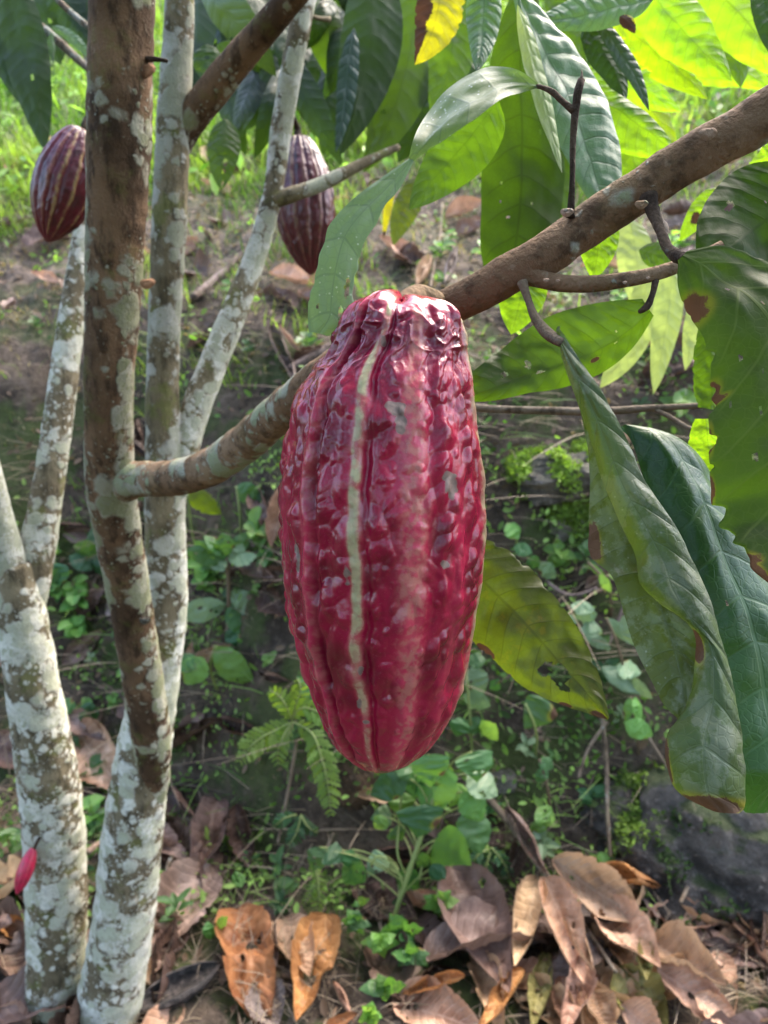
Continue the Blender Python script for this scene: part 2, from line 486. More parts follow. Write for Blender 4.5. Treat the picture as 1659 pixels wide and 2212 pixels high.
def knot(parent, x, y, d, w, mat, name='branch_scar', tilt=0.0):
    """a round scar or healed stub standing a little proud of the bark"""
    n, m = 10, 22
    a = np.linspace(0, 2 * math.pi, m, endpoint=False)
    r = np.linspace(0.02, 1, n)
    R, A = np.meshgrid(r, a, indexing='ij')
    w0 = w / 2 * d / FPX
    hgt = w0 * .55 * (1 - R ** 2.2) * (1 - .35 * np.exp(-(R / .35) ** 2)) - w0 * .12
    wob = 1 + .14 * np.sin(2 * A + 1) + .1 * np.sin(3 * A)
    c = P(x, y, d)
    V = c + (R * wob * w0 * np.cos(A))[..., None] * RIGHT + (R * wob * w0 * .85 * np.sin(A))[..., None] * UP - hgt[..., None] * FWD
    return put(name, V.reshape(-1, 3), grid(n, m, True), mat, parent, attrs={'lichen': np.full(n * m, .25)})

base_p, _ = g1(215, 2205)
tree = thing('cacao_tree', h_ground(base_p[0], base_p[1] - .06) * np.array([0, 0, 1]) + np.array([base_p[0], base_p[1] - .06, 0]),
             'cacao tree with several lichen-spotted stems, its long limb carrying the big red pod', 'tree')

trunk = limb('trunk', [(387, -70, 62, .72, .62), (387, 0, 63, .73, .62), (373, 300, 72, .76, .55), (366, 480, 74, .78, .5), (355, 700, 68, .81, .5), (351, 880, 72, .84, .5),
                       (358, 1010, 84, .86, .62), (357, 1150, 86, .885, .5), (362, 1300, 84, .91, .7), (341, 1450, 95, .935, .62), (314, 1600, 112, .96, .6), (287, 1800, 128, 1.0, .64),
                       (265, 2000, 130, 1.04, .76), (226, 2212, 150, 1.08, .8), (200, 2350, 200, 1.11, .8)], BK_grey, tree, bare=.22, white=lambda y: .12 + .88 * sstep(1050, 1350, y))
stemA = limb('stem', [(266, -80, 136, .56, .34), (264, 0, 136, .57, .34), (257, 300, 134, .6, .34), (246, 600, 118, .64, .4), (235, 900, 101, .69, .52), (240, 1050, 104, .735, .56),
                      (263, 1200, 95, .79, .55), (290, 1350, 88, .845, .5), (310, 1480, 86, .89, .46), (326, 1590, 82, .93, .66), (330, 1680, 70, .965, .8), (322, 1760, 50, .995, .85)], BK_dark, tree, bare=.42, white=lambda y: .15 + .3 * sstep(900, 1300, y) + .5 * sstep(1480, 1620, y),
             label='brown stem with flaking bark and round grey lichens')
stemC = limb('stem', [(672, -60, 46, .8, .7), (660, 0, 46, .8, .6), (628, 160, 46, .82, .65), (606, 292, 46, .84, .68), (590, 415, 42, .85, .66), (556, 540, 46, .86, .62), (508, 670, 57, .86, .6),
                      (455, 800, 60, .86, .62), (418, 900, 62, .86, .62), (395, 985, 58, .862, .55), (375, 1060, 60, .87, .6)], BK_grey, tree, white=.75, label='slanting white stem crusted with lichen')
stemD = limb('stem', [(362, 360, 60, .77, .4), (390, 290, 68, .765, .35), (440, 222, 68, .75, .32), (520, 122, 64, .72, .3), (600, 30, 58, .69, .3), (680, -60, 54, .66, .3)], BK_dark, tree,
             label='dark brown stem forking off to the upper right')
limb('twig', [(592, 432, 36, .85, .55), (650, 414, 31, .85, .6), (705, 393, 30, .86, .5), (760, 365, 25, .87, .4), (800, 345, 20, .88, .3), (860, 318, 14, .9, .2)], BK_grey, stemC, nr=16)
limb('twig', [(655, 25, 10, .8, .3), (690, 40, 9, .82, .3), (712, 42, 12, .83, .3)], BK_grey, stemC, nr=10)
bear = limb('branch', [(246, 1052, 112, .755, .45), (258, 1043, 100, .738, .5), (278, 1037, 84, .722, .55), (310, 1035, 76, .71, .58), (370, 1033, 78, .68, .48), (440, 1015, 80, .63, .40), (520, 965, 82, .58, .36), (590, 905, 84, .52, .34),
                       (650, 855, 86, .47, .2), (720, 800, 86, .43, .1), (800, 752, 86, .405, .1), (880, 706, 82, .39, .05), (950, 672, 78, .375, .02), (1010, 645, 80, .365, .0), (1090, 598, 86, .355, .05),
                       (1180, 548, 90, .35, .06), (1280, 480, 92, .345, .08), (1400, 400, 95, .335, .14), (1520, 325, 98, .325, .15), (1600, 283, 102, .32, .2), (1659, 248, 106, .315, .15), (1780, 176, 112, .3, .1)],
            BK_limb, tree, step=.0025, nr=56, rough=.06, fscale=70, label='fruiting limb crossing behind the pod')
SCAR = bark_mat('pale cut scars', (.24, .16, .11), (.36, .26, .2), ((.4, .36, .32), (.3, .26, .2)), 160, .0)
SCAR_O = bark_mat('raw orange knot', (.2, .09, .045), (.3, .16, .09), ((.36, .25, .18), (.3, .2, .1)), 160, .0)
knot(bear, 1225, 458, .330, 26, SCAR); knot(bear, 1530, 288, .308, 36, SCAR); knot(bear, 1386, 441, .318, 26, BK_limb)
knot(stemA, 312, 152, .575, 42, SCAR_O, 'knot'); knot(stemA, 318, 612, .625, 30, SCAR_O, 'knot')
knot(stemA, 313, 1340, .80, 22, BK_black, 'knot'); knot(trunk, 262, 1735, .965, 42, BK_black, 'knot')
limb('stub', [(318, 128, 14, .575, .2), (340, 128, 10, .57, .2), (362, 132, 8, .57, .2)], BK_black, stemA, nr=10)
# twigs and petioles on the fruiting limb
tw1 = limb('twig', [(1232, 470, 20, .338, 0), (1236, 400, 13, .335, 0), (1238, 300, 14, .333, 0), (1243, 240, 16, .331, 0), (1252, 185, 18, .329, 0), (1256, 172, 16, .329, 0)], BK_black, bear, nr=18, step=.002, rough=.1, fscale=160)
limb('bud', [(1253, 180, 12, .329, 0), (1257, 162, 6, .328, 0), (1256, 150, 1, .328, 0)], BK_twig, bear, nr=8, step=.001)
limb('petiole', [(1240, 240, 16, .331, 0), (1218, 222, 13, .332, 0), (1192, 198, 13, .333, 0), (1165, 187, 9, .335, 0), (1090, 208, 5, .337, 0)], BK_black, bear, nr=14, step=.002, rough=.1, fscale=160)
br2 = limb('branchlet', [(1130, 585, 60, .35, 0), (1160, 600, 40, .347, .05), (1200, 610, 36, .344, .1), (1260, 614, 36, .342, .15), (1340, 606, 34, .340, .15), (1420, 590, 31, .338, .1), (1490, 565, 27, .336, 0), (1560, 530, 22, .334, 0)], BK_limb, bear, nr=26, step=.002)
limb('petiole', [(1400, 425, 40, .328, 0), (1412, 462, 26, .325, 0), (1428, 502, 21, .32, 0), (1446, 540, 24, .315, 0), (1470, 556, 30, .31, 0), (1488, 558, 22, .305, 0)], BK_black, bear, nr=18, step=.002, rough=.1, fscale=140)
limb('petiole', [(1128, 610, 24, .345, 0), (1140, 645, 16, .342, 0), (1158, 690, 20, .338, 0), (1185, 722, 26, .332, 0), (1212, 740, 20, .325, 0)], BK_twig, bear, nr=16, step=.002)
limb('petiole', [(1416, 606, 16, .338, 0), (1408, 640, 13, .336, 0), (1396, 664, 16, .334, 0), (1380, 674, 8, .334, 0)], BK_black, bear, nr=14, step=.002)
limb('bud', [(1424, 446, 4, .325, 0), (1432, 475, 4, .322, 0), (1436, 488, 15, .321, 0), (1438, 500, 12, .320, 0), (1440, 512, 3, .320, 0)], SCAR, bear, nr=10, step=.001)
for i, (x, y, w) in enumerate([(1180, 605, 12), (1350, 610, 9), (1205, 606, 8), (1400, 600, 8)]):
    knot(br2, x, y, .332, w, SCAR, 'node')
limb('branchlet', [(1000, 878, 20, .52, 0), (1060, 883, 17, .52, 0), (1180, 887, 17, .51, 0), (1290, 889, 18, .5, 0), (1400, 882, 15, .49, 0), (1480, 878, 13, .48, 0), (1570, 872, 11, .47, 0)], BK_twig, tree, nr=14)
limb('twig', [(1408, 882, 12, .49, 0), (1450, 902, 10, .48, 0), (1490, 925, 9, .47, 0), (1520, 932, 8, .46, 0)], BK_twig, tree, nr=10)

# the left-hand tree
b2, _ = g1(115, 2205)
tree2 = thing('cacao_tree', (b2[0], b2[1] - .04, float(h_ground(b2[0], b2[1] - .04))), 'smaller cacao tree at the left edge, its white crusted trunk forking low', 'tree')
trunk2 = limb('trunk', [(26, 1215, 84, .93, .5), (40, 1296, 97, .945, .58), (74, 1503, 110, .98, .62), (108, 1710, 124, 1.02, .62), (121, 1900, 126, 1.055, .58), (122, 2124, 122, 1.09, .6), (105, 2350, 160, 1.13, .6)], BK_grey, tree2, white=1.0)
limb('stem', [(232, 200, 38, .98, .6), (205, 370, 42, .97, .6), (180, 520, 46, .96, .66), (160, 650, 52, .955, .66), (140, 800, 58, .95, .64), (120, 950, 62, .945, .56), (100, 1080, 66, .945, .58), (78, 1200, 76, .95, .6), (64, 1300, 70, .96, .7)], BK_grey, tree2, white=.8)
limb('stem', [(-70, 850, 52, .86, .8), (-30, 1020, 62, .88, .8), (0, 1150, 72, .91, .8), (28, 1260, 84, .94, .75)], BK_grey, tree2, white=.8)

# ================================================================== PODS
def warts(RR, PH, ZZ, TT, ribs, count, seed, sc):
    """rounded warts strewn over the skin, longer than wide and slightly slanted; crowded towards the stalk"""
    r = np.random.default_rng(seed + 100)
    n, m = PH.shape
    out = np.zeros_like(PH)
    zt = ZZ[:, 0]; zmax, zmin = zt.max(), zt.min(); dphi = 2 * math.pi / m
    for _ in range(count):
        z = zmin + (zmax - zmin) * (.02 + .93 * r.random() ** 1.25)
        ph = r.uniform(-math.pi, math.pi)
        i0 = int(np.argmin(np.abs(zt - z) + (np.arange(n) < n * .06) * 1.0)); R0 = max(RR[i0, 0], .008 * sc)
        t = TT[i0, 0]
        if perlin(np.array([math.cos(ph) * 2.2, math.sin(ph) * 2.2, z / .022 / sc]), seed + 5) < -.5 and t > .25: continue
        gap = min(abs((ph - rad(q) + math.pi) % (2 * math.pi) - math.pi) for q in ribs) * R0
        if gap < .0026 * sc: continue
        a = (.0016 + .0044 * r.random() ** 1.7) * sc * (.8 if t > .75 else 1); b = a * r.uniform(1.1, 2.2); h = a * r.uniform(.28, .48)
        th = rad(r.normal(14, 16)); ct, st = math.cos(th), math.sin(th)
        rows = np.where(np.abs(zt - z) < b * 1.05)[0]
        if len(rows) == 0: continue
        k = int(b * 1.1 / R0 / dphi) + 1; j0 = int((ph + math.pi) / dphi)
        cols = (j0 + np.arange(-k, k + 1)) % m
        X = (np.arange(-k, k + 1) * dphi + (j0 * dphi - math.pi - ph))[None] * RR[rows, :1]; Z = (zt[rows] - z)[:, None]
        q = ((X * ct + Z * st) / a) ** 2 + ((-X * st + Z * ct) / b) ** 2
        d = h * np.clip(1 - q, 0, 1) ** 1.6
        out[np.ix_(rows, cols)] = np.maximum(out[np.ix_(rows, cols)], d)
    return out

def pod_body(C, R, e1, ridges, seed, amp=1.0, dark=1.0, nphi=420, scars=(), main=False, stripe=(.34, .31, .17)):
    n = len(C)
    phi = np.linspace(-math.pi, math.pi, nphi, endpoint=False)
    T = np.gradient(C, axis=0)
    ax = C[-1] - C[n // 4]; ax /= np.linalg.norm(ax)
    e2 = np.cross(ax, e1); e2 /= np.linalg.norm(e2)
    if e2.dot(FWD) > 0: e2 = -e2                      # phi = 0 looks at the camera
    L = np.concatenate([[0], np.cumsum(np.linalg.norm(np.diff(C, axis=0), axis=1))])
    t = np.linspace(0, 1, n)
    Rm = R.max()
    PH, TT = np.meshgrid(phi, t, indexing='xy')
    RR = R[:, None] * np.ones_like(PH)
    ZZ = (C - C[0]).dot(ax)[:, None] * np.ones_like(PH)
    q = np.stack([RR * np.cos(PH), RR * np.sin(PH), ZZ], -1)
    sc = Rm / .043
    wob = .05 * perlin(np.stack([ZZ / .03 / sc, PH * 1.2, 0 * ZZ], -1), seed + 3) + .025 * perlin(np.stack([ZZ / .009 / sc, PH * 2, 0 * ZZ], -1), seed + 4)
    body = sstep(.02, .16, TT) * sstep(1.0, .86, TT)
    disp = np.zeros_like(PH); rib = np.zeros_like(PH); pale = np.zeros_like(PH); green = np.zeros_like(PH); crease = np.zeros_like(PH)
    for (a, wdt, hgt, pl, gr) in ridges:
        d = (PH + wob - rad(a) + math.pi) % (2 * math.pi) - math.pi
        g = np.exp(-(d / rad(wdt)) ** 2)
        cr = np.exp(-((d - rad(wdt * 1.7)) / rad(wdt * .75)) ** 2)
        cr2 = np.exp(-((d + rad(wdt * 1.8)) / rad(wdt * .8)) ** 2)
        lobe = np.exp(-(d / rad(15)) ** 2)
        disp += (g * hgt * .0017 - cr * hgt * .0027 - lobe * .0002) * sc * (.25 + .75 * body) * amp
        rib = np.maximum(rib, np.exp(-(d / rad(wdt * 1.5)) ** 2)); crease = np.maximum(crease, cr)
        pale = np.maximum(pale, np.exp(-(d / rad(wdt * 1.1)) ** 4) * pl)
        green = np.maximum(green, np.exp(-(d / rad(wdt * .8)) ** 4) * gr)
    # warts between the ridges, wrinkles towards the stalk
    tw = perlin(q / (.02 * sc), seed + 9)[..., None] * np.array([.3, .3, .8]) * .006 * sc
    w1 = perlin((q + tw * 1.6) * np.array([1, 1, .62]) / (.0068 * sc), seed)
    w2 = perlin((q + tw) * np.array([1, 1, .66]) / (.0036 * sc), seed + 1)
    patch = sstep(-.35, .3, perlin(q / (.017 * sc), seed + 5))
    keep = (1 - .35 * rib)
    w3 = perlin((q + tw * .5) * np.array([1, 1, .8]) / (.0024 * sc), seed + 8)
    wart = warts(RR, PH, ZZ, TT, [r[0] for r in ridges if r[3] > .3], 1700 if main else 600, seed, sc) + sstep(-.1, .7, w2) * .0004 + sstep(-.2, .7, w1) * .0008
    low = sstep(1.02, .8, TT) * .6 + .4
    rid = (1 - np.abs(perlin((q + tw * 2.2) * np.array([1, 1, .85]) / (.0074 * sc), seed + 2))) ** 2.2
    rid2 = (1 - np.abs(perlin((q + tw) * np.array([1, 1, .6]) / (.003 * sc), seed + 6))) ** 2
    topw = sstep(.36, .1, TT)
    topw = sstep(.32, .12, TT) * sstep(.06, .15, TT)
    disp += sc * amp * (keep * wart * low * (1 - .3 * topw) + topw * (1 - .5 * rib) * (rid * .0020 + rid2 * .0007 - .0011))
    disp += sc * .0011 * fbm(q / (.028 * sc), 2, seed + 7) * amp
    tip = sstep(.90, .99, TT)
    disp *= np.clip(RR / (Rm * .35), .12, 1)
    if main:                                           # shoulders folded round the stalk
        sh = sstep(.16, .04, TT)
        d0 = (PH - rad(-4) + math.pi) % (2 * math.pi) - math.pi
        disp -= sh * .0052 * np.exp(-(d0 / rad(9)) ** 2)
        for a, hh in ((-32, .0035), (24, .0018), (58, .0030), (-75, .0022)):
            d0 = (PH - rad(a) + math.pi) % (2 * math.pi) - math.pi
            disp += sh * hh * np.exp(-(d0 / rad(17)) ** 2)
    D = np.sin(PH)[..., None] * e1 + np.cos(PH)[..., None] * e2
    V = C[:, None] + D * (RR + disp)[..., None]
    if main:
        lift = sstep(.13, .03, TT) * (.0035 * np.exp(-((PH - rad(-40)) / rad(35)) ** 2) - .0035 * np.exp(-((PH - rad(-2)) / rad(12)) ** 2) + .0008 * np.exp(-((PH - rad(25)) / rad(30)) ** 2) - .0025 * sstep(rad(50), rad(75), PH)) 
        V = V - lift[..., None] * ax * .8
    # own colour of the skin
    n1 = fbm(q / (.02 * sc), 4, seed + 11); n2 = fbm(q / (.003 * sc), 3, seed + 12)
    base = np.array(srgb(136, 7, 47)) * dark; deep = np.array(srgb(100, 4, 31)) * dark; pink = np.array(srgb(190, 48, 82)) * min(1, dark * 1.1)
    col = base + (deep - base) * sstep(-.3, .7, n1)[..., None]
    pur = np.array(srgb(96, 14, 42)) * dark
    col = col + (pur - col) * (topw * .75)[..., None]
    pk = np.clip(rib * .55 * (.5 + pale) + .25 * sstep(.75, 1, TT) + .25 * sstep(.2, .7, n2) * rib, 0, 1) * (1 - .6 * topw)
    col = col + (pink - col) * np.clip(pk * .95, 0, .85)[..., None]
    brk = sstep(-.45, .1, fbm(np.stack([ZZ / .012 / sc, PH * 3, 0 * ZZ], -1), 3, seed + 13))
    gk = np.clip(green * (1.0 * brk + .25) * (.7 + .5 * sstep(-.5, .4, n2)) * (1 - .65 * sstep(.55, .9, TT)), 0, 1) * sstep(.02, .1, TT) * sstep(1.0, .95, TT)
    gc = np.array(stripe) * (.85 + .3 * sstep(-.5, .5, n2))[..., None]
    col = col + (gc - col) * np.clip(gk, 0, 1)[..., None]
    fr = np.clip(pale * .85 * sstep(-.35, .65, n2 + .5 * n1), 0, 1)
    col = col + (np.array(srgb(160, 104, 92)) - col) * (fr * .8)[..., None]
    dry = np.zeros_like(PH)
    if len(scars):
        sx = (V - CAM).dot(RIGHT) / (V - CAM).dot(FWD) * FPX + CX
        sy = CY - (V - CAM).dot(UP) / (V - CAM).dot(FWD) * FPX
        for (x, y, wx, wy) in scars:
            rr = np.hypot((sx - x) / wx, (sy - y) / wy) + .55 * fbm(q / .004, 2, int(x)) 
            dry = np.maximum(dry, sstep(1.05, .8, rr) * (np.abs(PH) < 1.6))
        cork = np.array(srgb(116, 96, 88)) * (.8 + .4 * sstep(-.4, .5, n2))[..., None]
        col = col + (cork - col) * dry[..., None]
    col = np.clip(col, 0, 1)
    m = nphi
    return V.reshape(-1, 3), grid(n, m, True), col.reshape(-1, 3), dry.ravel() + .6 * gk.ravel()

def pod_mat(name, rough=.17, bumpd=.0003, sp=900):
    s = Sh(name)
    c = s.attr('skin', 'Color'); dry = s.attr('dry')
    o = s.obj()
    n = s.noise(o, sp, 3, .7); n2 = s.noise(o, 260, 4, .6)
    col = s.mix(s.math('MULTIPLY', s.ss(n, .56, .72), .16), c, s.mix(.4, c, (.62, .3, .32)))
    col = s.mix(s.math('MULTIPLY', s.ss(n2, .56, .7), .3), col, (.10, .008, .025), )
    col = s.mix(s.math('MULTIPLY', dry, .5), col, c)
    h = s.math('ADD', s.math('MULTIPLY', n2, 1.0), s.math('MULTIPLY', n, .22))
    nr = s.bump(h, bumpd)
    r = s.math('ADD', rough, s.math('ADD', s.math('MULTIPLY', dry, .35), s.math('MULTIPLY', s.ss(n2, .45, .7), .08)))
    return s.done(s.pbsdf(col, r, nr, .5))

POD = pod_mat('ripening red pod skin')
POD_S = pod_mat('red pod skin of distant pods', .3, .0004, 700)

prof = [(643, 868, 3), (645, 868, 32), (649, 868, 60), (656, 868, 84), (667, 867, 103), (681, 867, 116), (700, 867, 126), (728, 864, 137), (760, 856, 145), (800, 842, 164), (830, 834, 178), (880, 829, 192), (930, 827, 202), (980, 827, 210), (1040, 826, 215),
        (1100, 826, 216), (1180, 827, 214), (1260, 826, 207), (1330, 825, 196), (1400, 825, 181), (1460, 826, 165), (1520, 829, 145), (1570, 829, 121), (1605, 828, 97), (1632, 826, 69), (1650, 824, 42), (1659, 823, 20), (1663, 822, 2)]
pr = catmull([(a, c, b) for a, b, c in prof], 680)[:, [0, 2, 1]]
pd = .316 + (pr[:, 0] - 650) / 1012 * .032
Cpod = P(pr[:, 1], pr[:, 0], pd); Rpod = np.clip(pr[:, 2], .5, None) * pd / FPX * .985
pod = thing('cacao_pod', P(868, 655, .318), 'big glossy crimson cacao pod with a pale green furrow, hanging in front of all else', 'cacao pod')
ridges = [(-14, 3.4, .7, .5, 1.0), (16, 7.0, .5, 1.0, .14), (46, 4, .2, .1, .0), (75, 5, 1.1, .9, .8), (108, 5, 1, .5, .3), (142, 4, 1, .4, .3), (180, 4, 1, .4, .3), (-142, 4, 1, .4, .3), (-108, 4, 1, .4, .2), (-72, 5, .35, .1, .0), (-44, 3.4, 1.1, .6, .0)]
V, F, colr, dry = pod_body(Cpod, Rpod, RIGHT, ridges, 4, nphi=660, main=True,
                           scars=((852, 882, 26, 13), (866, 905, 12, 38), (968, 1030, 14, 12), (975, 1056, 13, 24), (641, 1188, 7, 12), (644, 1215, 4, 28), (962, 1222, 11, 9), (748, 1240, 11, 20), (778, 1450, 6, 12), (776, 1520, 5, 9), (828, 740, 7, 14), (790, 1560, 8, 5)))
put('pod_body', V, F, POD, pod, attrs={'skin': colr, 'dry': dry})
limb('stalk', [(960, 668, 46, .372, 0), (930, 650, 52, .362, 0), (902, 644, 56, .352, 0), (880, 655, 52, .342, 0), (870, 690, 44, .334, 0)], BK_limb, pod, nr=26, step=.002, rough=.05, fscale=120)

def small_pod(loc_top, tip, w, d_top, d_tip, label, ridges, seed, dark, group=None, nphi=200, n=170, prof=None, amp=.8, name='cacao_pod', stripe=(.21, .14, .05), stalk=None):
    prof = prof or [(0, .06), (.004, .22), (.02, .36), (.08, .56), (.18, .76), (.32, .93), (.46, 1.0), (.6, .96), (.74, .80), (.86, .55), (.94, .3), (.985, .12), (1, .015)]
    c = catmull([(a, b) for a, b in prof], n)
    t = c[:, 0]
    x = loc_top[0] + (tip[0] - loc_top[0]) * t; y = loc_top[1] + (tip[1] - loc_top[1]) * t; d = d_top + (d_tip - d_top) * t
    C = P(x, y, d); R = np.clip(c[:, 1], .01, None) * w / 2 * d / FPX
    ax = C[-1] - C[0]; ax /= np.linalg.norm(ax)
    e1 = RIGHT - ax * RIGHT.dot(ax); e1 /= np.linalg.norm(e1)
    o = thing(name, C[0], label, 'cacao pod', group)
    V, F, col, dry = pod_body(C, R, e1, ridges, seed, amp=amp, dark=dark, nphi=nphi, stripe=stripe)
    put('pod_body', V, F, POD_S, o, attrs={'skin': col, 'dry': dry})
    if stalk: limb('stalk', stalk, BK_black, o, nr=12)
    return o

rg = [(-64, 5, .8, .2, .1), (-36, 5, .8, .1, .1), (-8, 4, .8, .3, .3), (14, 4, .8, .3, 1.2), (42, 4, .8, .3, 1.1), (75, 5, .8, .3, .8), (110, 5, 1, .4, .3), (150, 5, 1, .4, .3), (-170, 5, 1, .4, .3), (-130, 5, 1, .4, .3), (-95, 5, 1, .3, .2)]
small_pod((178, 278), (102, 524), 126, .80, .82, 'crimson pod with yellow stripes peeping out left of the brown stem', rg, 31, .30, stalk=[(182, 290, 22, .8, 0), (186, 262, 14, .8, 0), (205, 235, 10, .82, 0), (232, 225, 10, .95, 0)])
rg2 = [(-70, 4, .8, .2, .3), (-46, 4, .8, .2, .6), (-16, 4, .8, .2, .95), (8, 4, .8, .2, .5), (34, 4, .8, .2, .6), (62, 4, .8, .2, .3), (110, 5, 1, .4, .3), (150, 5, 1, .4, .3), (-170, 5, 1, .4, .3), (-130, 5, 1, .4, .3), (-100, 5, 1, .3, .2)]
small_pod((645, 296), (672, 594), 130, 1.0, 1.02, 'dark maroon striped pod hanging behind the white slanting stem', rg2, 47, .24, stripe=(.12, .075, .045), stalk=[(646, 308, 22, 1.0, 0), (640, 270, 12, 1.0, 0), (625, 240, 9, .95, 0), (612, 225, 10, .85, 0)])
rg3 = [(a, 6, .5, .4, 0) for a in range(-180, 180, 36)]
small_pod((72, 1832), (36, 1932), 34, .985, .975, 'tiny pink young pod growing from the white trunk at the left edge', rg3, 61, 1.35, nphi=80, n=80, amp=.5, name='young_cacao_pod',
          stalk=[(72, 1838, 9, .985, 0), (84, 1812, 7, .99, 0), (92, 1800, 8, 1.0, 0)])

# ================================================================== LIVING LEAVES
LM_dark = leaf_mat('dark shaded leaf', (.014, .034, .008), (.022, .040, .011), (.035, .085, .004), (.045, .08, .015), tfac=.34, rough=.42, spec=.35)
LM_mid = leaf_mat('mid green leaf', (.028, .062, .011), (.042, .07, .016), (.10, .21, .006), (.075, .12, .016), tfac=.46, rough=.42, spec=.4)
LM_bright = leaf_mat('thin young leaf glowing green', (.07, .14, .018), (.085, .15, .025), (.36, .66, .012), (.14, .22, .02), tfac=.72, rough=.42, bump=.0016)
LM_yell = leaf_mat('yellow green young leaf', (.13, .18, .015), (.16, .2, .02), (.40, .62, .01), (.22, .26, .02), tfac=.74, rough=.42)
LM_olive = leaf_mat('olive leaf seen from below', (.05, .075, .012), (.07, .092, .016), (.125, .185, .008), (.05, .06, .012), tfac=.5, rough=.42, vfac=.6, blotch=(.2, .15, .01), blotch_amt=.15)
LM_gloss = leaf_mat('silvery green leaf', (.10, .175, .105), (.07, .11, .04), (.12, .25, .04), (.045, .09, .045), tfac=.28, rough=.42, spec=.5, bump=.0022, vfac=.55)
LM_under = leaf_mat('dark leaf underside with pale veins', (.022, .045, .012), (.036, .06, .012), (.062, .135, .007), (.11, .15, .035), nv=8, tfac=.46, rough=.55, spec=.2, vfac=.75, speck=.0, blotch=(.02, .03, .01), blotch_amt=.12)
LM_old = leaf_mat('old leaf crusted with algae', (.062, .108, .030), (.065, .082, .018), (.12, .21, .014), (.11, .165, .08), nv=12, tfac=.28, rough=.36, spec=.45, bump=.0020, vfac=.4, speck=.7, blotch=(.17, .20, .13), blotch_amt=.4)
LM_droop = leaf_mat('drooping translucent leaf', (.022, .05, .010), (.026, .045, .010), (.085, .18, .006), (.04, .065, .012), tfac=.6, rough=.5, spec=.15, vfac=.4)
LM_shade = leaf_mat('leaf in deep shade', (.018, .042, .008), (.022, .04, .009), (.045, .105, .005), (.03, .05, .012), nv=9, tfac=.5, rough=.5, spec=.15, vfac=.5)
LM_teal = leaf_mat('dark blue green leaf', (.02, .05, .03), (.03, .05, .02), (.05, .10, .01), (.04, .08, .05), tfac=.25, rough=.38, spec=.5)
LM_deep = leaf_mat('deep green glossy leaf', (.022, .068, .015), (.03, .05, .012), (.05, .15, .012), (.065, .135, .045), nv=9, tfac=.25, rough=.33, spec=.5, bump=.0016, vfac=.6)
LM_blue = leaf_mat('leaf with a grey bloom', (.10, .155, .095), (.085, .12, .04), (.16, .28, .03), (.04, .08, .045), nv=10, tfac=.32, rough=.4, spec=.4, bump=.0006, vfac=.3, speck=.7)
LM_pale = leaf_mat('pale young leaf', (.16, .24, .09), (.2, .26, .12), (.40, .52, .12), (.26, .3, .14), tfac=.55, rough=.45)
LM_autumn = leaf_mat('yellowing leaf', (.16, .17, .012), (.2, .19, .015), (.52, .50, .008), (.2, .2, .02), tfac=.65, rough=.45, decay=(.085, .04, .022))

ARCH = [.16]
def leaf_rows(rows, n=90, m=26, bulge=.004, flip=False, seed=0, wav=.003, u0=0., u1=1., rag=0., ragf=16., holes=(), mf=.5, quilt=.0):
    """a blade between a left and a right edge: rows of (lx, ly, ld, rx, ry, rd)"""
    r = np.asarray(rows, float)
    c = catmull(np.concatenate([(r[:, :2] + r[:, 3:5]) / 2, r], 1), n)[:, 2:]
    Lp, Rp = P(c[:, 0], c[:, 1], c[:, 2]), P(c[:, 3], c[:, 4], c[:, 5])
    u = np.linspace(u0, u1, n)
    v = np.linspace(0, 1, m)
    # warp so that the midrib lies at mf across the blade
    vv = np.where(v < .5, v * 2 * mf, mf + (v - .5) * 2 * (1 - mf))
    nse = lambda s: np.clip(perlin(np.stack([u * ragf, 0 * u + s, 0 * u], -1), seed) + .5 * perlin(np.stack([u * ragf * 2.7, 0 * u + s, 0 * u], -1), seed), 0, 1)
    ra, rb = rag * nse(.3), rag * nse(7.7)
    f = np.clip(vv[None], ra[:, None], 1 - rb[:, None])
    V = Lp[:, None] + (Rp - Lp)[:, None] * f[..., None]
    W = np.linalg.norm(Rp - Lp, axis=1)
    across = (Rp - Lp) / (W[:, None] + 1e-9)
    T = np.gradient((Lp + Rp) / 2, axis=0)
    N = np.cross(T, across); N /= np.linalg.norm(N, axis=1)[:, None] + 1e-12
    N *= np.sign(-(N @ FWD) + 1e-9)[:, None]
    ARCH[0] = float(W.mean() * .5 / (np.linalg.norm(np.diff((Lp + Rp) / 2, axis=0), axis=1).sum() / (u1 - u0)) * .8)
    k = bulge * np.minimum(1, W / .05)[:, None] * (1 - (2 * v - 1)[None] ** 2)
    k = k + wav * np.minimum(1, W / .04)[:, None] * fbm(np.stack([np.broadcast_to(u[:, None] * 4, f.shape), f * 1.6, 0 * f + seed], -1), 3, seed)
    if quilt:
        av = np.abs(2 * v - 1)[None]
        k = k + quilt * np.abs(np.sin(math.pi * 10 * (u[:, None] - av ** 1.35 * ARCH[0]))) * np.clip(av * 3, 0, 1) * (1 - av ** 3)
    V = V + N[:, None] * k[..., None]
    uv = np.stack([np.broadcast_to(u[:, None], f.shape), np.broadcast_to(v[None], f.shape)], -1)
    F = grid(n, m)
    if flip: F = F[:, ::-1]
    if holes:
        uc = uv.reshape(-1, 2)[F].mean(1)
        keep = np.ones(len(F), bool)
        for (hu, hv, ru, rv) in holes:
            w = .35 * perlin(np.stack([uc[:, 0] * 30, uc[:, 1] * 9, 0 * uc[:, 0]], -1), seed + 3)
            keep &= ((uc[:, 0] - hu) / ru) ** 2 + ((uc[:, 1] - hv) / rv) ** 2 > 1 + w
        F = F[keep]
    return V.reshape(-1, 3), F, uv.reshape(-1, 2)

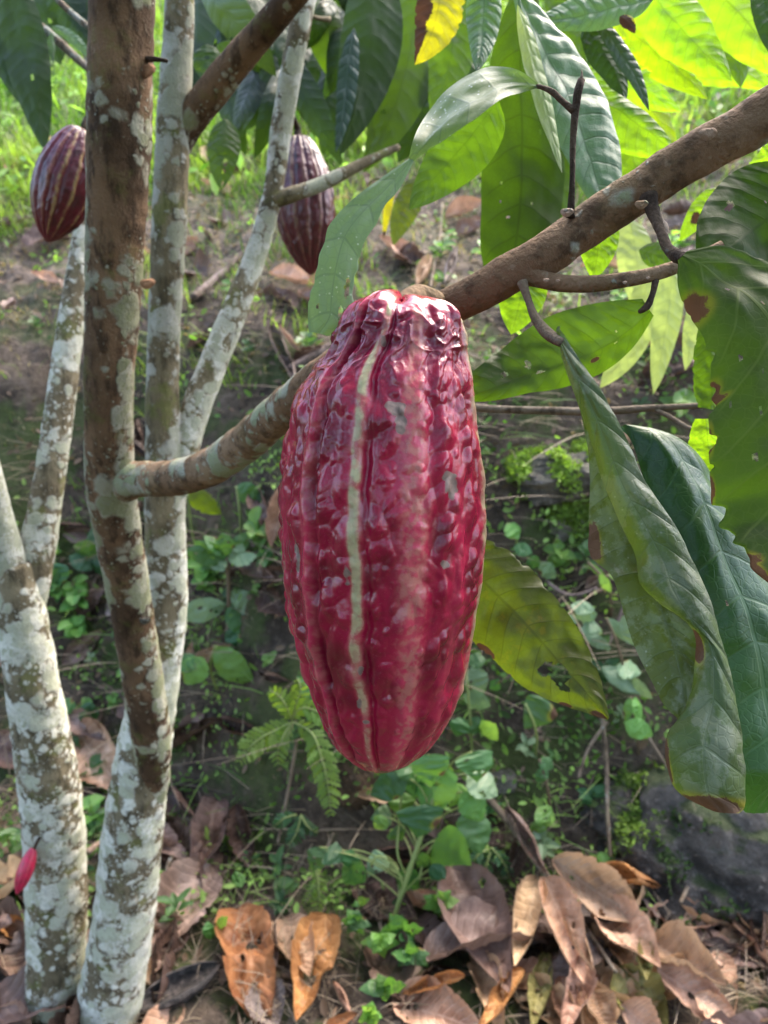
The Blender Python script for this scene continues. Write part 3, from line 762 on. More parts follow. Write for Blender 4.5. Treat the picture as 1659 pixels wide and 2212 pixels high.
def mid_rows(st):
    """stations (x, y, d, wa, wb[, da, db]) along the midrib -> edge rows.  side a is the travel direction turned counter-clockwise"""
    st = np.asarray([tuple(s) + (0,) * (7 - len(s)) for s in st], float)
    t = np.gradient(st[:, :2], axis=0); t /= np.linalg.norm(t, axis=1)[:, None]
    a = np.stack([t[:, 1], -t[:, 0]], -1)
    A = st[:, :2] + a * st[:, 3:4]; B = st[:, :2] - a * st[:, 4:5]
    mf = st[:, 4].sum() / (st[:, 3] + st[:, 4]).sum()
    return np.stack([B[:, 0], B[:, 1], st[:, 2] + st[:, 6], A[:, 0], A[:, 1], st[:, 2] + st[:, 5]], -1), mf

def petal(mids, wa, wb=None, n=11, shape='cacao', da=0., db=0.):
    """stations for a leaf of ordinary outline"""
    wb = wa if wb is None else wb
    c = catmull(mids, n); u = np.linspace(0, 1, n)
    if shape == 'cacao': pf = np.sin(math.pi * u ** .85) ** .72 * (1 - .25 * u); pf[-1] = 0
    elif shape == 'heart': pf = np.array([np.interp(x, [0, .04, .12, .3, .5, .7, .88, 1], [.35, .72, .95, 1, .84, .55, .22, 0]) for x in u])
    elif shape == 'lance': pf = np.sin(math.pi * u ** .8) ** 1.1
    else: pf = np.sin(math.pi * u ** .9) ** .8
    pf = np.clip(pf, .01, None)
    return [(c[i, 0], c[i, 1], c[i, 2], wa * pf[i], wb * pf[i], da * pf[i], db * pf[i]) for i in range(n)]

_ls = [0]
def leaf(parent, mat, st=None, rows=None, decay=None, label=None, name='leaf', loc=None, **kw):
    _ls[0] += 1
    kw.setdefault('seed', _ls[0])
    if rows is None:
        rows, mf = mid_rows(st); kw.setdefault('mf', float(np.clip(mf, .2, .8)))
    V, F, uv = leaf_rows(rows, **kw)
    dk = np.zeros(len(V)) if decay is None else decay(uv[:, 0], uv[:, 1])
    return put(name, V, F, mat, parent, uv=uv, attrs={'decay': dk, 'arch': np.full(len(V), ARCH[0])}, label=label, loc=loc)

def spots(*L):
    return lambda u, v: np.clip(np.max([np.exp(-(((u - a) / ra) ** 2 + ((v - b) / rb) ** 2)) for a, b, ra, rb in L], axis=0), 0, 1)

# --- on the fruiting limb
b = Bag()
V, F, uv = leaf_rows(*[mid_rows([(1166, 187, .335, 2, 2), (1135, 190, .334, 8, 34), (1090, 203, .333, 16, 56, -.004, .012), (1045, 224, .332, 22, 66, -.006, .016), (1000, 250, .331, 24, 66, -.006, .016), (950, 289, .331, 15, 50, -.004, .012), (912, 322, .33, 9, 28), (888, 347, .33, 5, 7)])[0]], u0=0, u1=.46, mf=.72, seed=3, bulge=.002)
b.add(V, F, uv)
V, F, uv = leaf_rows(mid_rows([(890, 345, .33, 5, 6), (862, 374, .329, 18, 14), (825, 412, .327, 32, 24), (785, 462, .325, 36, 40), (752, 515, .323, 36, 50), (728, 575, .321, 48, 50), (712, 640, .32, 56, 46), (698, 690, .319, 58, 34), (690, 722, .318, 22, 24)])[0], u0=.46, u1=1, mf=.5, seed=4, bulge=.004, flip=True, rag=.16, ragf=9, n=110, m=34, holes=((.86, .80, .028, .055), (.93, .72, .02, .05), (.93, .22, .008, .03)))
b.add(V, F, uv)
b.put('leaf', LM_blue, bear, label='grey green twisted leaf with holes hanging left of the stalk', attrs=None) if False else None
def bagput(b, name, mat, parent, label=None, decay=None):
    V = np.concatenate(b.V); uv = np.concatenate(b.U); F = np.concatenate(b.F4)
    return put(name, V, F, mat, parent, uv=uv, attrs={'decay': np.zeros(len(V)) if decay is None else decay, 'arch': np.full(len(V), ARCH[0])}, label=label)
bagput(b, 'leaf', LM_blue, bear, 'grey green twisted leaf with insect holes')
leaf(bear, LM_mid, petal([(1075, 212, .40), (1010, 300, .41), (950, 370, .42), (884, 452, .42)], 78, 62, da=.01))
leaf(bear, LM_mid, [(1402, 667, .336, 18, 26), (1350, 702, .337, 46, 62, .006, .004), (1280, 750, .34, 58, 96, .008, .008), (1200, 796, .345, 44, 106, .006, .01), (1110, 836, .35, 22, 84, .003, .01), (1045, 856, .354, 12, 62), (1006, 864, .356, 3, 44)],
     n=110, m=36, holes=((.62, .52, .02, .035), (.66, .38, .016, .06), (.79, .36, .018, .05), (.20, .42, .006, .012), (.23, .55, .006, .012)), decay=spots((.36, .66, .025, .05)), label='green leaf lying crosswise with a small rusty spot')
leaf(bear, LM_olive, [(960, 1190, .37, 40, 40), (1000, 1225, .366, 78, 80, .006, .006), (1060, 1274, .362, 92, 108, .008, .01), (1130, 1340, .358, 86, 108, .008, .01), (1215, 1425, .353, 64, 98, .006, .008), (1272, 1492, .35, 34, 58, .003, .004), (1314, 1553, .348, 3, 3)],
     n=120, m=44, holes=((.72, .40, .05, .12), (.665, .33, .03, .10), (.77, .30, .035, .06)), decay=spots((.97, .2, .04, .3), (.42, .02, .06, .05), (.84, .03, .03, .06)), label='olive green leaf behind the pod with a torn hole', rag=.05)
leaf(bear, LM_shade, [(1770, 410, .37, 40, 50), (1690, 452, .365, 96, 118, .01, .008), (1620, 503, .36, 100, 122, .01, .01), (1560, 548, .357, 74, 84), (1515, 590, .355, 16, 16)], n=100, m=40, holes=((.60, .20, .035, .035), (.40, .36, .012, .012), (.30, .3, .01, .012)), label='dark leaf with a bean shaped hole at the right edge')
leaf(bear, LM_under, [(1474, 552, .302, 14, 16), (1498, 576, .299, 66, 50, .004, .004), (1535, 616, .296, 108, 78, .01, .008), (1590, 682, .291, 150, 88, .014, .008), (1640, 752, .287, 178, 122, .016, .01), (1690, 842, .284, 190, 176, .016, .01), (1738, 960, .281, 190, 214, .016, .012), (1772, 1100, .28, 170, 218, .01, .012), (1792, 1230, .28, 120, 160), (1800, 1340, .28, 10, 30)],
     n=170, m=70, rag=.12, ragf=13, bulge=.006, wav=.004, holes=((.14, .42, .008, .01), (.22, .55, .006, .008), (.30, .2, .012, .012), (.36, .33, .006, .008), (.45, .28, .010, .010), (.56, .22, .012, .014), (.6, .3, .006, .008), (.40, .12, .01, .01)), decay=spots((.12, .05, .045, .2), (.34, .0, .03, .07), (.37, .0, .012, .12), (.47, .0, .05, .025), (.62, .0, .05, .02), (.86, .02, .05, .07), (.83, .0, .02, .12)), label='big dark leaf underside with pale veins and rotten margin')
leaf(bear, LM_mid, rows=[(1512, 690, .35, 1560, 690, .35), (1496, 790, .352, 1570, 790, .352), (1500, 850, .354, 1570, 865, .354), (1508, 880, .354, 1560, 890, .354)], rag=.1)
leaf(bear, LM_bright, rows=[(1500, 905, .36, 1545, 905, .36), (1486, 960, .36, 1570, 960, .36), (1492, 1010, .36, 1590, 1010, .36), (1550, 1052, .36, 1605, 1062, .36)], rag=.1)
# the long folded leaf: lit strip and the underside behind it are one blade
b = Bag()
f = lambda L, d0, d1: [(l[0], l[1], d0 + (d1 - d0) * i / (len(L) - 1) + .004, l[2], l[3], d0 + (d1 - d0) * i / (len(L) - 1)) for i, l in enumerate(L)]
lit = [(1203, 706, 1208, 708), (1214, 775, 1258, 785), (1244, 860, 1304, 850), (1275, 950, 1350, 940), (1305, 1050, 1402, 1050), (1342, 1135, 1464, 1145), (1374, 1205, 1508, 1235), (1382, 1262, 1536, 1300), (1420, 1300, 1556, 1370), (1496, 1360, 1574, 1430), (1500, 1430, 1588, 1490), (1486, 1510, 1599, 1550), (1440, 1590, 1608, 1620), (1442, 1660, 1613, 1680), (1480, 1722, 1612, 1742), (1540, 1752, 1596, 1757)]
V, F, uv = leaf_rows(f(lit, .325, .292), n=190, m=40, flip=True, bulge=.012, wav=.002, seed=21, quilt=.0003, rag=.05, ragf=15, mf=.4)
dk = spots((.70, .08, .03, .16), (.985, .5, .03, .6), (.91, .0, .04, .05))(uv[:, 0], uv[:, 1]); b.add(V, F, uv)
und = [(1249, 868, 1262, 868), (1266, 950, 1310, 950), (1274, 1050, 1350, 1050), (1271, 1140, 1410, 1140), (1276, 1205, 1450, 1210), (1318, 1240, 1470, 1270), (1342, 1310, 1490, 1340), (1372, 1400, 1515, 1420), (1412, 1480, 1515, 1490), (1440, 1530, 1505, 1535), (1475, 1560, 1500, 1560)]
V, F, uv = leaf_rows(f(und, .327, .308), n=110, m=30, flip=False, bulge=-.002, seed=22, wav=.002, rag=.03, mf=.62)
dk = np.concatenate([dk, spots((.44, .04, .06, .1))(uv[:, 0], uv[:, 1])]); b.add(V, F, uv)
bagput(b, 'leaf', LM_old, bear, 'long folded old leaf with algae crust and curled tip', dk)
leaf(bear, LM_deep, rows=[(1335, 925, .34, 1380, 925, .345), (1358, 950, .338, 1480, 962, .35), (1395, 1050, .334, 1562, 1062, .35), (1425, 1160, .33, 1625, 1170, .345), (1455, 1300, .327, 1730, 1310, .34), (1485, 1450, .325, 1790, 1450, .335), (1520, 1600, .322, 1790, 1600, .33), (1560, 1690, .32, 1745, 1690, .325), (1610, 1755, .32, 1660, 1755, .32)],
     flip=True, n=150, m=60, bulge=.010, wav=.0022, holes=((.3, .7, .006, .01), (.5, .35, .007, .009), (.62, .6, .006, .009)), mf=.42, quilt=.0003, decay=spots((.33, .98, .05, .08), (.4, 1, .05, .1), (.46, .97, .04, .1)), label='broad deep green shiny leaf at the right edge')

# --- neighbour tree whose boughs hang over the top of the picture
def gp(x, y): return np.array([x, y, float(h_ground(x, y))])
tree3 = thing('cacao_tree', gp(1.9, 2.1), 'cacao tree beyond the limb, its glowing leaves filling the top right', 'tree')
def world_tube(name, pts, mat, parent, nr=16, lich=.3):
    c = catmull([(*p[:3], p[3]) for p in pts], 60)
    V, F, uv = tube(c[:, :3], c[:, 3], nr=nr, rough=.06, fscale=30)
    return put(name, V, F, mat, parent, uv=uv, attrs={'lichen': np.full(len(V), lich)})
g = gp(1.9, 2.1)
world_tube('trunk', [(g[0], g[1], g[2] - .1, .07), (1.86, 2.0, 1.5, .055), (1.6, 1.75, 2.1, .04)], BK_grey, tree3)
world_tube('branch', [(1.6, 1.75, 2.1, .03), (1.1, 1.2, 1.95, .022), (.55, .8, 1.62, .016), (.2, .75, 1.56, .012), (-.15, .9, 1.66, .008)], BK_limb, tree3)
br3 = world_tube('branch', [(1.1, 1.2, 1.95, .02), (.8, .7, 1.6, .014), (.45, .55, 1.42, .009), (.2, .52, 1.40, .005)], BK_limb, tree3)
T3 = tree3
leaf(T3, LM_droop, [(1132, -40, .55, 16, 16), (1128, 60, .55, 52, 50), (1122, 180, .55, 82, 70), (1120, 310, .55, 98, 76, .01, 0), (1116, 440, .55, 98, 76, .01, 0), (1110, 570, .55, 76, 68), (1100, 690, .55, 6, 6)], n=130, m=40, holes=((.60, .24, .006, .02), (.655, .24, .006, .02), (.70, .34, .006, .016), (.70, .38, .006, .016), (.66, .62, .005, .016), (.45, .7, .005, .016)), label='large drooping dark leaf pricked with tiny holes')
leaf(T3, LM_mid, petal([(1170, 60, .6), (1190, 220, .6), (1205, 380, .6), (1222, 520, .6)], 66, 60))
leaf(T3, LM_gloss, [(1112, -30, .46, 10, 8), (1140, 50, .46, 42, 20, .01), (1182, 140, .46, 70, 34, .014), (1228, 240, .46, 80, 44, .014), (1268, 335, .46, 72, 44, .01), (1300, 420, .46, 44, 30), (1322, 480, .46, 5, 4)], flip=True, quilt=.0012, n=120, m=36, label='glossy blue green leaf with strong side veins')
leaf(T3, LM_pale, petal([(1118, 10, .44), (1146, 120, .44), (1178, 240, .44), (1214, 374, .44)], 24, 22, da=.01, db=.004), flip=True, label='narrow whitish folded leaf')
leaf(T3, LM_gloss, petal([(1046, -70, .5), (1044, 20, .5), (1040, 90, .5), (1030, 158, .5)], 44, 42, da=.012, db=.012), flip=True, quilt=.0012, label='silvery green hanging leaf tip')
leaf(T3, LM_autumn, petal([(955, -80, .62), (950, 0, .62), (930, 80, .62), (896, 140, .62)], 62, 56), decay=lambda u, v: np.clip((.50 - v) * 3.2, 0, 1), rag=.12, ragf=12, label='yellow leaf with a brown withered half')
leaf(T3, LM_mid, petal([(1010, -40, .7), (985, 60, .7), (965, 160, .7), (930, 250, .7)], 60, 60))
for st in ([(800, -90, .86), (805, 40, .86), (780, 190, .86), (735, 335, .86)], [(905, -60, .9), (890, 90, .9), (850, 240, .9), (785, 372, .9)], [(945, 60, .95), (930, 170, .95), (905, 260, .95), (860, 350, .95)], [(850, -40, 1.0), (835, 100, 1.0), (815, 200, 1.0), (800, 290, 1.0)], [(990, 90, .9), (975, 200, .9), (960, 280, .9), (930, 340, .9)]):
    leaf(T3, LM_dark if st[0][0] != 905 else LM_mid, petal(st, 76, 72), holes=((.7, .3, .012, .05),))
leaf(T3, LM_teal, petal([(765, 60, .84), (752, 150, .84), (744, 230, .84), (725, 330, .84)], 26, 24), flip=True)
leaf(T3, LM_autumn, petal([(850, 400, 1.0), (838, 440, 1.0), (832, 480, 1.0), (828, 515, 1.0)], 12, 8), decay=spots((.95, .5, .12, .6)))
leaf(T3, LM_olive, petal([(905, 380, .9), (880, 430, .9), (860, 480, .9), (850, 530, .9)], 40, 26))
# bright group at the upper right
R = [(LM_bright, [(1370, -40, .6), (1440, 36, .6), (1508, 108, .6), (1580, 176, .6)], 76, 78, {}, 'bright lime leaf cut square at the tip'),
     (LM_bright, [(1460, -90, .66), (1560, 0, .66), (1640, 90, .66), (1710, 170, .66)], 92, 96, {}, None),
     (LM_yell, [(1322, 40, .63), (1390, 96, .63), (1460, 152, .63), (1528, 214, .63)], 50, 56, dict(rag=.35, ragf=14), 'yellow green ragged leaf'),
     (LM_yell, [(1270, 60, .68), (1340, 150, .68), (1405, 240, .68), (1462, 345, .68)], 58, 70, dict(rag=.2), None),
     (LM_bright, [(1258, 192, .5), (1320, 236, .5), (1390, 282, .5), (1470, 336, .5)], 44, 84, {}, 'smooth light green leaf above the limb'),
     (LM_bright, [(1285, 200, .58), (1330, 280, .58), (1370, 360, .58), (1400, 450, .58)], 70, 66, {}, None),
     (LM_bright, [(1225, 120, .56), (1262, 170, .56), (1300, 220, .56), (1335, 280, .56)], 44, 40, {}, None),
     (LM_dark, [(1262, 50, .54), (1300, 110, .54), (1330, 165, .54), (1352, 222, .54)], 40, 40, {}, None),
     (LM_teal, [(1290, 40, .53), (1330, 100, .53), (1370, 165, .53), (1402, 240, .53)], 24, 22, dict(flip=True), 'dark blue green narrow leaf'),
     (LM_bright, [(1292, 440, .45), (1292, 500, .45), (1288, 560, .45), (1280, 604, .45)], 52, 52, {}, None),
     (LM_bright, [(1140, 560, .46), (1128, 620, .46), (1118, 670, .46), (1104, 722, .46)], 62, 60, {}, None),
     (LM_mid, [(1200, -60, .56), (1230, 20, .56), (1255, 90, .56), (1268, 150, .56)], 56, 56, {}, None),
     (LM_dark, [(1640, -60, .5), (1656, 10, .5), (1672, 80, .5), (1690, 150, .5)], 40, 40, {}, None),
     (LM_bright, [(1550, 405, .55), (1520, 445, .55), (1495, 480, .55), (1468, 520, .55)], 30, 26, dict(decay=spots((.6, .5, .12, .3))), None),
     (LM_bright, [(1720, 280, .4), (1680, 318, .4), (1650, 345, .4), (1618, 352, .4)], 36, 34, dict(rag=.2), None)]
R += [(LM_bright, [(1235, 60, .62), (1300, 130, .63), (1380, 190, .64), (1470, 240, .66)], 60, 60, {}, None), (LM_mid, [(1200, 250, .6), (1270, 300, .6), (1330, 370, .6), (1370, 460, .6)], 56, 60, {}, None),
      (LM_mid, [(1560, -40, .72), (1570, 40, .72), (1590, 110, .72), (1600, 190, .72)], 50, 50, {}, None), (LM_bright, [(1440, 130, .8), (1520, 150, .8), (1600, 160, .8), (1690, 200, .8)], 34, 40, {}, None)]
for mat, mids, wa, wb, kw, lb in R:
    leaf(T3, mat, petal(mids, wa, wb), label=lb, **kw)
leaf(T3, LM_gloss, petal([(1410, 0, .52), (1330, 22, .52), (1250, 40, .52), (1150, 50, .52)], 38, 62), flip=True, quilt=.001)
leaf(T3, LM_autumn, petal([(1338, 36, .5), (1352, 46, .5), (1362, 56, .5), (1372, 72, .5)], 18, 16), decay=lambda u, v: np.clip(1.4 - v, 0, 1), n=24, m=10, label='small brown shrivelled leaf scrap')
# pale ones low behind
for mat, mids, w in ((LM_pale, [(1450, 560, .72), (1445, 650, .72), (1430, 750, .72), (1412, 850, .72)], 36), (LM_pale, [(1400, 600, .75), (1380, 690, .75), (1345, 770, .75), (1296, 838, .75)], 44),
                     (LM_pale, [(1505, 640, .7), (1500, 690, .7), (1492, 740, .7), (1480, 800, .7)], 24), (LM_mid, [(1380, 540, .6), (1410, 550, .6), (1450, 560, .6), (1490, 600, .6)], 34), (LM_pale, [(1360, 470, .9), (1370, 540, .9), (1380, 620, .9), (1385, 690, .9)], 46)):
    leaf(T3, mat, petal(mids, w, w))
# leaves behind the stems, on a tree farther up the slope
tree4 = thing('cacao_tree', gp(-.98, 2.9), 'cacao tree up the slope whose dark leaves hang behind the slanting stems', 'tree')
g = gp(-.98, 2.9)
world_tube('trunk', [(g[0], g[1], g[2] - .1, .05), (-.95, 2.7, 2.6, .04), (-.55, 2.1, 3.0, .03)], BK_grey, tree4)
world_tube('branch', [(-.55, 2.1, 2.95, .025), (-.25, 1.7, 2.5, .018), (.0, 1.4, 2.05, .01)], BK_grey, tree4)
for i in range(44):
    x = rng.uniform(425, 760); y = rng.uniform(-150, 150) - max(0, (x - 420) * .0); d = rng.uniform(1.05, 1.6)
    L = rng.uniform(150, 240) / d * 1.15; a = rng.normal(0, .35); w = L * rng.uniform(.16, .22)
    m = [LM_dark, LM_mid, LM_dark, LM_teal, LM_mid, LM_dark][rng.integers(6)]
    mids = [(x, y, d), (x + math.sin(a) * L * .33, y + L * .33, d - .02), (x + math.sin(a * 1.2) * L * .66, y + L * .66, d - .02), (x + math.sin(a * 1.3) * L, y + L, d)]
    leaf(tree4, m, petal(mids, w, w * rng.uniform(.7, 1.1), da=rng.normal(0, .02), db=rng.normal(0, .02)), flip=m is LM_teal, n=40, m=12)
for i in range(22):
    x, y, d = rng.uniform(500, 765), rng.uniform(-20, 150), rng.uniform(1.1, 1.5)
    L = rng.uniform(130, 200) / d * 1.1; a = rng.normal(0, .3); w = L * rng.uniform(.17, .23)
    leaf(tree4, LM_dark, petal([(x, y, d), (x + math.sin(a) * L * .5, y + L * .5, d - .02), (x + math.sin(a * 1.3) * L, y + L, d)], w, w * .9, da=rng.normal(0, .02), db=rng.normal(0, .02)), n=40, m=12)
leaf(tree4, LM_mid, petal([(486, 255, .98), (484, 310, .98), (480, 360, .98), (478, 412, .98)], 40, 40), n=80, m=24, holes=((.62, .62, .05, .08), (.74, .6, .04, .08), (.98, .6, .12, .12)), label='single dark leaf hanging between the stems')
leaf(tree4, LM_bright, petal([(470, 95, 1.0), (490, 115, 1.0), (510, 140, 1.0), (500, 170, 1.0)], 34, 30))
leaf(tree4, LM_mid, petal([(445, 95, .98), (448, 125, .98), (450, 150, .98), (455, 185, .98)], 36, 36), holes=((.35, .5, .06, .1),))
# top left corner
tree5 = thing('cacao_tree', gp(-1.5, 1.9), 'cacao tree past the left edge, only its dark leaves and bare twigs in view', 'tree')
g = gp(-1.5, 1.9)
world_tube('trunk', [(g[0], g[1], g[2] - .1, .06), (-1.45, 1.8, 1.5, .05), (-1.2, 1.5, 2.1, .035)], BK_grey, tree5)
world_tube('branch', [(-1.2, 1.5, 2.1, .02), (-.9, 1.3, 1.95, .014), (-.62, 1.15, 1.72, .008)], BK_grey, tree5)
limb('twig', [(-60, -50, 20, 1.05, .3), (40, 22, 19, 1.03, .4), (110, 75, 18, 1.02, .4), (195, 152, 17, 1.0, .4), (260, 200, 12, 1.0, .3)], BK_twig, tree5, nr=12)
limb('twig', [(90, -40, 14, 1.06, .3), (140, 15, 13, 1.05, .4), (215, 78, 12, 1.04, .4), (270, 130, 10, 1.04, .3)], BK_twig, tree5, nr=10)
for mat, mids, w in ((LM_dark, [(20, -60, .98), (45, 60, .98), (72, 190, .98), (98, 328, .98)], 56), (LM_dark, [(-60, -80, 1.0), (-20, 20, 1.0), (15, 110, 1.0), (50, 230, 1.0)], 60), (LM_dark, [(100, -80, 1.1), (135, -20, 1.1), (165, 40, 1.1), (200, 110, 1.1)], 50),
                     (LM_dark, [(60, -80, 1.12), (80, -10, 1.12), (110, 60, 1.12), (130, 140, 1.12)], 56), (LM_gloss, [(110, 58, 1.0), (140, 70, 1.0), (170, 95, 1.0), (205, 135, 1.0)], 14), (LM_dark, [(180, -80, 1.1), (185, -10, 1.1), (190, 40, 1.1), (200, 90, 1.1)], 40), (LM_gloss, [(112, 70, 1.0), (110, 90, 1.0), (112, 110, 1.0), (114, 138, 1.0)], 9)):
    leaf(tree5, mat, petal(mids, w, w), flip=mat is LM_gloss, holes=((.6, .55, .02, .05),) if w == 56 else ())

# unseen leaf screen added over and behind the camera to block sky light: loose leaves hung between z 1.6 and 2.6, with gaps of sky
def unseen_shade_leaves(n, xr, yr, zr, name, parent, mat):
    B = Bag()
    for _ in range(n):
        c = np.array([rng.uniform(*xr), rng.uniform(*yr), rng.uniform(*zr)])
        if perlin(c * np.array([1.5, 1.5, .4]) + 4, 91) < -.16: continue
        L, W = rng.uniform(.2, .32), rng.uniform(.04, .06)
        a = rng.uniform(0, 2 * math.pi); al = np.array([math.cos(a), math.sin(a), rng.uniform(-1.2, -.1)]); al /= np.linalg.norm(al)
        nn = np.array([rng.normal(0, .5), rng.normal(0, .5), 1.0]); M = frame(c, al, nn)
        u = np.linspace(0, 1, 7); v = np.array([-1, 0, 1.])
        pf = np.sin(math.pi * u ** .85 * .98 + .02) ** .75
        loc = np.stack([np.broadcast_to(u[:, None] * L, (7, 3)), W * pf[:, None] * v[None], .02 * np.abs(v)[None] - .10 * L * (u[:, None] ** 2) * 3], -1).reshape(-1, 3)
        B.add(loc @ M[:3, :3].T + c, grid(7, 3), np.stack([np.broadcast_to(u[:, None], (7, 3)), np.broadcast_to((v[None] + 1) / 2, (7, 3))], -1))
    return bagput(B, name, mat, parent)
unseen_shade_leaves(760, (-2.3, 1.5), (-1.7, .45), (1.75, 2.5), 'unseen_shade_leaves', tree, LM_mid)['kind'] = 'stuff'
unseen_shade_leaves(760, (-2.4, 2.4), (-2.6, -1.2), (.5, 2.1), 'unseen_shade_leaves', tree, LM_dark)['kind'] = 'stuff'  # added leaf wall behind the camera, darkens what glossy surfaces reflect

# ================================================================== FALLEN LEAVES
DM_mauve = dry_mat('dead leaf mauve brown', (.10, .058, .043), (.25, .165, .13), (.30, .2, .16), rough=.45, spec=.35)
DM_dark = dry_mat('dead leaf dark brown', (.032, .018, .012), (.105, .062, .044), (.14, .085, .06), rough=.55)
DM_orange = dry_mat('dead leaf orange brown', (.17, .066, .024), (.42, .195, .075), (.46, .26, .12), rough=.5, tfac=.18)
DM_tan = dry_mat('dead leaf tan', (.25, .15, .085), (.54, .37, .23), (.58, .43, .29), rough=.45, tfac=.15)
DM_pink = dry_mat('dead leaf pinkish tan', (.25, .135, .085), (.52, .325, .225), (.58, .4, .3), rough=.45, tfac=.12)
DM_olive = dry_mat('half dead leaf olive', (.13, .12, .035), (.30, .27, .10), (.36, .33, .16), rough=.45, tfac=.2)
DM_grey = dry_mat('weathered grey leaf', (.075, .056, .048), (.22, .17, .15), (.25, .2, .17), rough=.55)

def dry_geo(L, W, fold=.1, curl=.8, bend=.5, wav=.006, seed=0, n=44, m=18, rag=.1, tipw=.06, holes=()):
    u = np.linspace(0, 1, n); v = np.linspace(-1, 1, m)
    pf = np.clip(np.sin(math.pi * u ** .85) ** .7 * (1 - .22 * u), 0, 1); pf[-1] = tipw * .2; pf[0] = .03
    nz = lambda o: 1 - rag * np.clip(perlin(np.stack([u * 9, 0 * u + o, 0 * u], -1), seed) + .6 * perlin(np.stack([u * 25, 0 * u + o, 0 * u], -1), seed), 0, 1.2)
    wl, wr = W * pf * nz(.4), W * pf * nz(5.1)
    w = np.where(v[None] < 0, wl[:, None], wr[:, None])
    cu = curl * (1 + .35 * perlin(np.stack([u * 2.2, 0 * u + 3, 0 * u], -1), seed))[:, None] + 1e-4
    th = cu * (v + .55 * v ** 3)[None]
    y = w * np.sin(th) / cu / 1.32; z = w * (1 - np.cos(th)) / cu * np.sign(cu) + fold * np.abs(y)
    x = np.broadcast_to(u[:, None] * L, y.shape).copy()
    p = np.stack([x / .05, y / .03, 0 * x + seed], -1)
    z = z + wav * fbm(p, 3, seed) * np.clip(np.sin(math.pi * u), .15, 1)[:, None]
    y = y + .35 * wav * perlin(p * .7, seed + 1)
    z = z + .0006 * np.abs(np.sin(math.pi * (u[:, None] * 11 - np.abs(v)[None] ** 1.4 * 1.9))) * np.clip(np.abs(v) * 3, 0, 1)[None]
    a = bend * (u - .35)
    ax = np.cumsum(np.cos(a)) * L / n; az = np.cumsum(np.sin(a)) * L / n
    X = ax[:, None] - np.sin(a)[:, None] * z; Z = az[:, None] + np.cos(a)[:, None] * z
    X -= ax[0]; 
    V = np.stack([X, y, Z], -1).reshape(-1, 3)
    F = grid(n, m)[:, ::-1]
    uv = np.stack([np.broadcast_to(u[:, None], y.shape), np.broadcast_to((v[None] + 1) / 2, y.shape)], -1).reshape(-1, 2)
    if holes:
        c = uv[F].mean(1); k = np.ones(len(F), bool)
        for hu, hv, ru, rv in holes: k &= ((c[:, 0] - hu) / ru) ** 2 + ((c[:, 1] - hv) / rv) ** 2 > 1
        F = F[k]
    return V, F, uv

def fallen(x0, y0, x1, y1, w, mat, label=None, l0=.01, l1=.01, parent=None, group=None, seed=None, tilt=0., name='fallen_leaf', **kw):
    """a dead leaf from stalk pixel to tip pixel, lying l0 / l1 metres above the ground at its ends; w = full width in px"""
    _ls[0] += 1
    sd = _ls[0] if seed is None else seed
    p0, d0 = g1(x0, y0); p1, d1 = g1(x1, y1)
    nn = gnormal((p0 + p1) / 2)
    v0 = -(P(x0, y0, 1.) - CAM); v0 /= np.linalg.norm(v0)
    p0 = p0 + v0 * l0; p1 = p1 + v0 * l1                          # raised towards the eye, so it stays where it is seen
    kw.setdefault('rag', .26); kw['wav'] = kw.get('wav', .006) * 1.9
    kw['curl'] = kw.get('curl', .8) * 1.25; kw.setdefault('n', 60); kw.setdefault('m', 26)
    if 'holes' not in kw and rng.random() < .6: kw['holes'] = [(rng.uniform(.15, .9), rng.uniform(.1, .9), rng.uniform(.012, .03), rng.uniform(.02, .06)) for _ in range(rng.integers(1, 5))]
    L = np.linalg.norm(p1 - p0); W = w / 2 * (d0 + d1) / 2 / FPX
    kw.setdefault('bend', .4)
    V, F, uv = dry_geo(L * 1.03, W, seed=sd, **kw)
    n2 = nn * .6 + v0 * .6
    al = (p1 - p0) / L
    sidev = np.cross(n2, al)
    n2 = n2 * math.cos(tilt) + sidev * math.sin(tilt)
    M = frame(p0, al, n2)
    Vw = V @ M[:3, :3].T
    ang = kw['bend'] * .15
    me = mesh(name, Vw, F, mat, uv=uv)
    if parent is None:
        o = bpy.data.objects.new(name, me); COL.objects.link(o); o.location = [float(q) for q in p0]; ORG[o.name] = p0
        return tag(o, label, 'dead leaf', group)
    return put(name, Vw + p0, F, mat, parent, uv=uv, label=label)

H = fallen
H(512, 1965, 566, 2215, 132, DM_orange, 'orange brown leaf with a notched stalk end, beside the black husk', .03, .025, curl=.5, bend=-.5, wav=.010, rag=.22)
H(706, 1975, 640, 2225, 130, DM_orange, 'orange brown leaf folded along its midrib, lower middle', .045, .03, curl=-.7, bend=.6, fold=.25, wav=.010, rag=.15)
H(610, 1985, 668, 2120, 100, DM_tan, 'tan leaf half hidden under the folded orange leaf', .02, .02, curl=.5, wav=.008)
H(975, 1870, 1095, 2150, 160, DM_mauve, 'broad smooth mauve leaf right of the vine stem', .03, .03, curl=-.55, bend=.3, wav=.005, rag=.06, seed=104)
H(455, 1868, 300, 2085, 150, DM_mauve, 'big reddish brown leaf touching the thicker white trunk', .03, .025, curl=-.5, bend=.4, wav=.007)
H(335, 1700, 440, 1800, 110, DM_mauve, 'greyish mauve curled leaf right of the thick white trunk', .03, .03, curl=-1.0, bend=.8, wav=.010)
H(470, 1730, 415, 1905, 120, DM_mauve, 'limp mauve leaf hanging over the darker litter', .035, .02, curl=-.9, bend=-.3, wav=.010)
H(510, 1735, 545, 1880, 80, DM_dark, 'ragged dark brown leaf with a torn tip below the ferns', .03, .03, curl=.9, bend=.5, wav=.012, rag=.35)
